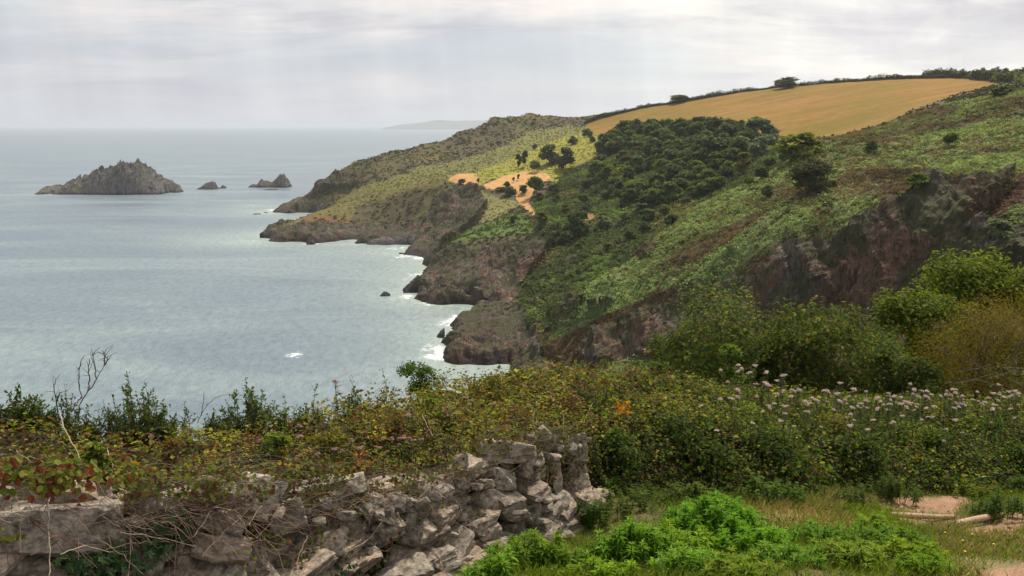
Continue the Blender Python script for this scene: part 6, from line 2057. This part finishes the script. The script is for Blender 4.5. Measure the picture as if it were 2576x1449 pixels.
# ---- small yellow flowers on the dry grass
fb = Bag(); 
rf = np.random.default_rng(91)
M_YEL = mat_foliage('yellow_petals', .2, .2, .6, .1)
def yflower():
    st, fl = Bag(), Bag()
    st.tube(curve((0, 0, 0), (.01, .01, .16), rf, .03, 4), .003, .002, (.1, .14, .04), 3)
    a = np.linspace(0, 2 * np.pi, 10, endpoint=False)
    ax = np.stack([np.cos(a), np.sin(a), .25 + 0 * a], -1)
    fl.leaves(np.repeat([[.01, .01, .16]], 10, 0), ax, np.repeat([[0, 0, 1.0]], 10, 0), .016, .009, np.tile((.75, .50, .03), (10, 1)), 'oval')
    return st.mesh('yflower_stem', M_TRUNK), fl.mesh('yflower_head', M_YEL)


YM = yflower()
for (u, v) in [(2408, 1364), (2505, 1360), (2478, 1368), (2452, 1384), (2464, 1418), (2560, 1250), (2500, 1225), (2535, 1395)]:
    p = on_ground(u, v + 8)
    place_tree('yellow_flower', YM, tuple(p), 1.1, rf.uniform(0, 6), 'small yellow flower in the dry grass beside the path', 'flower', 'small yellow flowers in the grass', names=('stem', 'petals'))

# mat of dead twigs over the wall top
tb = Bag()
for _ in range(1050):
    u = rst.uniform(-40, 1000) if rst.random() < .8 else rst.uniform(900, 1400)
    if u < 310 and rst.random() < .6: u += 320
    tu_ = [proj(w)[0] for w in WP]; tvv = [proj(w)[1] for w in WP]
    topv = float(np.interp(u, tu_, tvv))
    v = topv + rst.normal() * 28 - (26 if u < 310 else 8)
    d = float(np.interp(u, tu_, WP[:, 1])) - .36 - max(0, v - topv) / 230 * .4 + rst.normal() * .05 + max(0, topv - v) / 60 * .35
    p = np.array(P(u, v, d))
    l = rst.uniform(.08, .38)
    e = p + norm(np.array([rst.normal(), rst.normal() * .3, rst.normal() * .55 - .15])) * l
    tb.tube(curve(p, e, rst, .12, 4), rst.uniform(.0015, .003), .001, [(.16, .095, .06), (.24, .165, .115), (.10, .055, .035), (.33, .26, .19)][rst.integers(4)], 3)
obj('dead_twigs', tb.mesh('dead_twigs', M_STEM, True), label='mat of dead brown twigs lying over the top of the stone wall', cat='twigs', kind='stuff')

# ------------------------------------------------------------------ haze
def haze():
    m, t = new_mat('haze_air')
    v = t.nodes.new('ShaderNodeVolumePrincipled')
    v.inputs['Color'].default_value = (0.66, 0.71, 0.80, 1)
    v.inputs['Density'].default_value = HAZE_DENS
    v.inputs['Anisotropy'].default_value = 0.2
    o = t.nodes.new('ShaderNodeOutputMaterial')
    t.links.new(v.outputs[0], o.inputs['Volume'])
    x, y0, y1, z0, z1 = 370000, -400, 62000, -14, 140
    V = [(-x, y0, z0), (x, y0, z0), (x, y1, z0), (-x, y1, z0), (-x, y0, z1), (x, y0, z1), (x, y1, z1), (-x, y1, z1)]
    F = [(0, 3, 2, 1), (4, 5, 6, 7), (0, 1, 5, 4), (1, 2, 6, 5), (2, 3, 7, 6), (3, 0, 4, 7)]
    obj('haze', make_mesh('haze', V, F, m, None, False), kind='stuff', label='thin pale sea haze fading the far coast', cat='haze')


HAZE_DENS = 0.000075
haze()
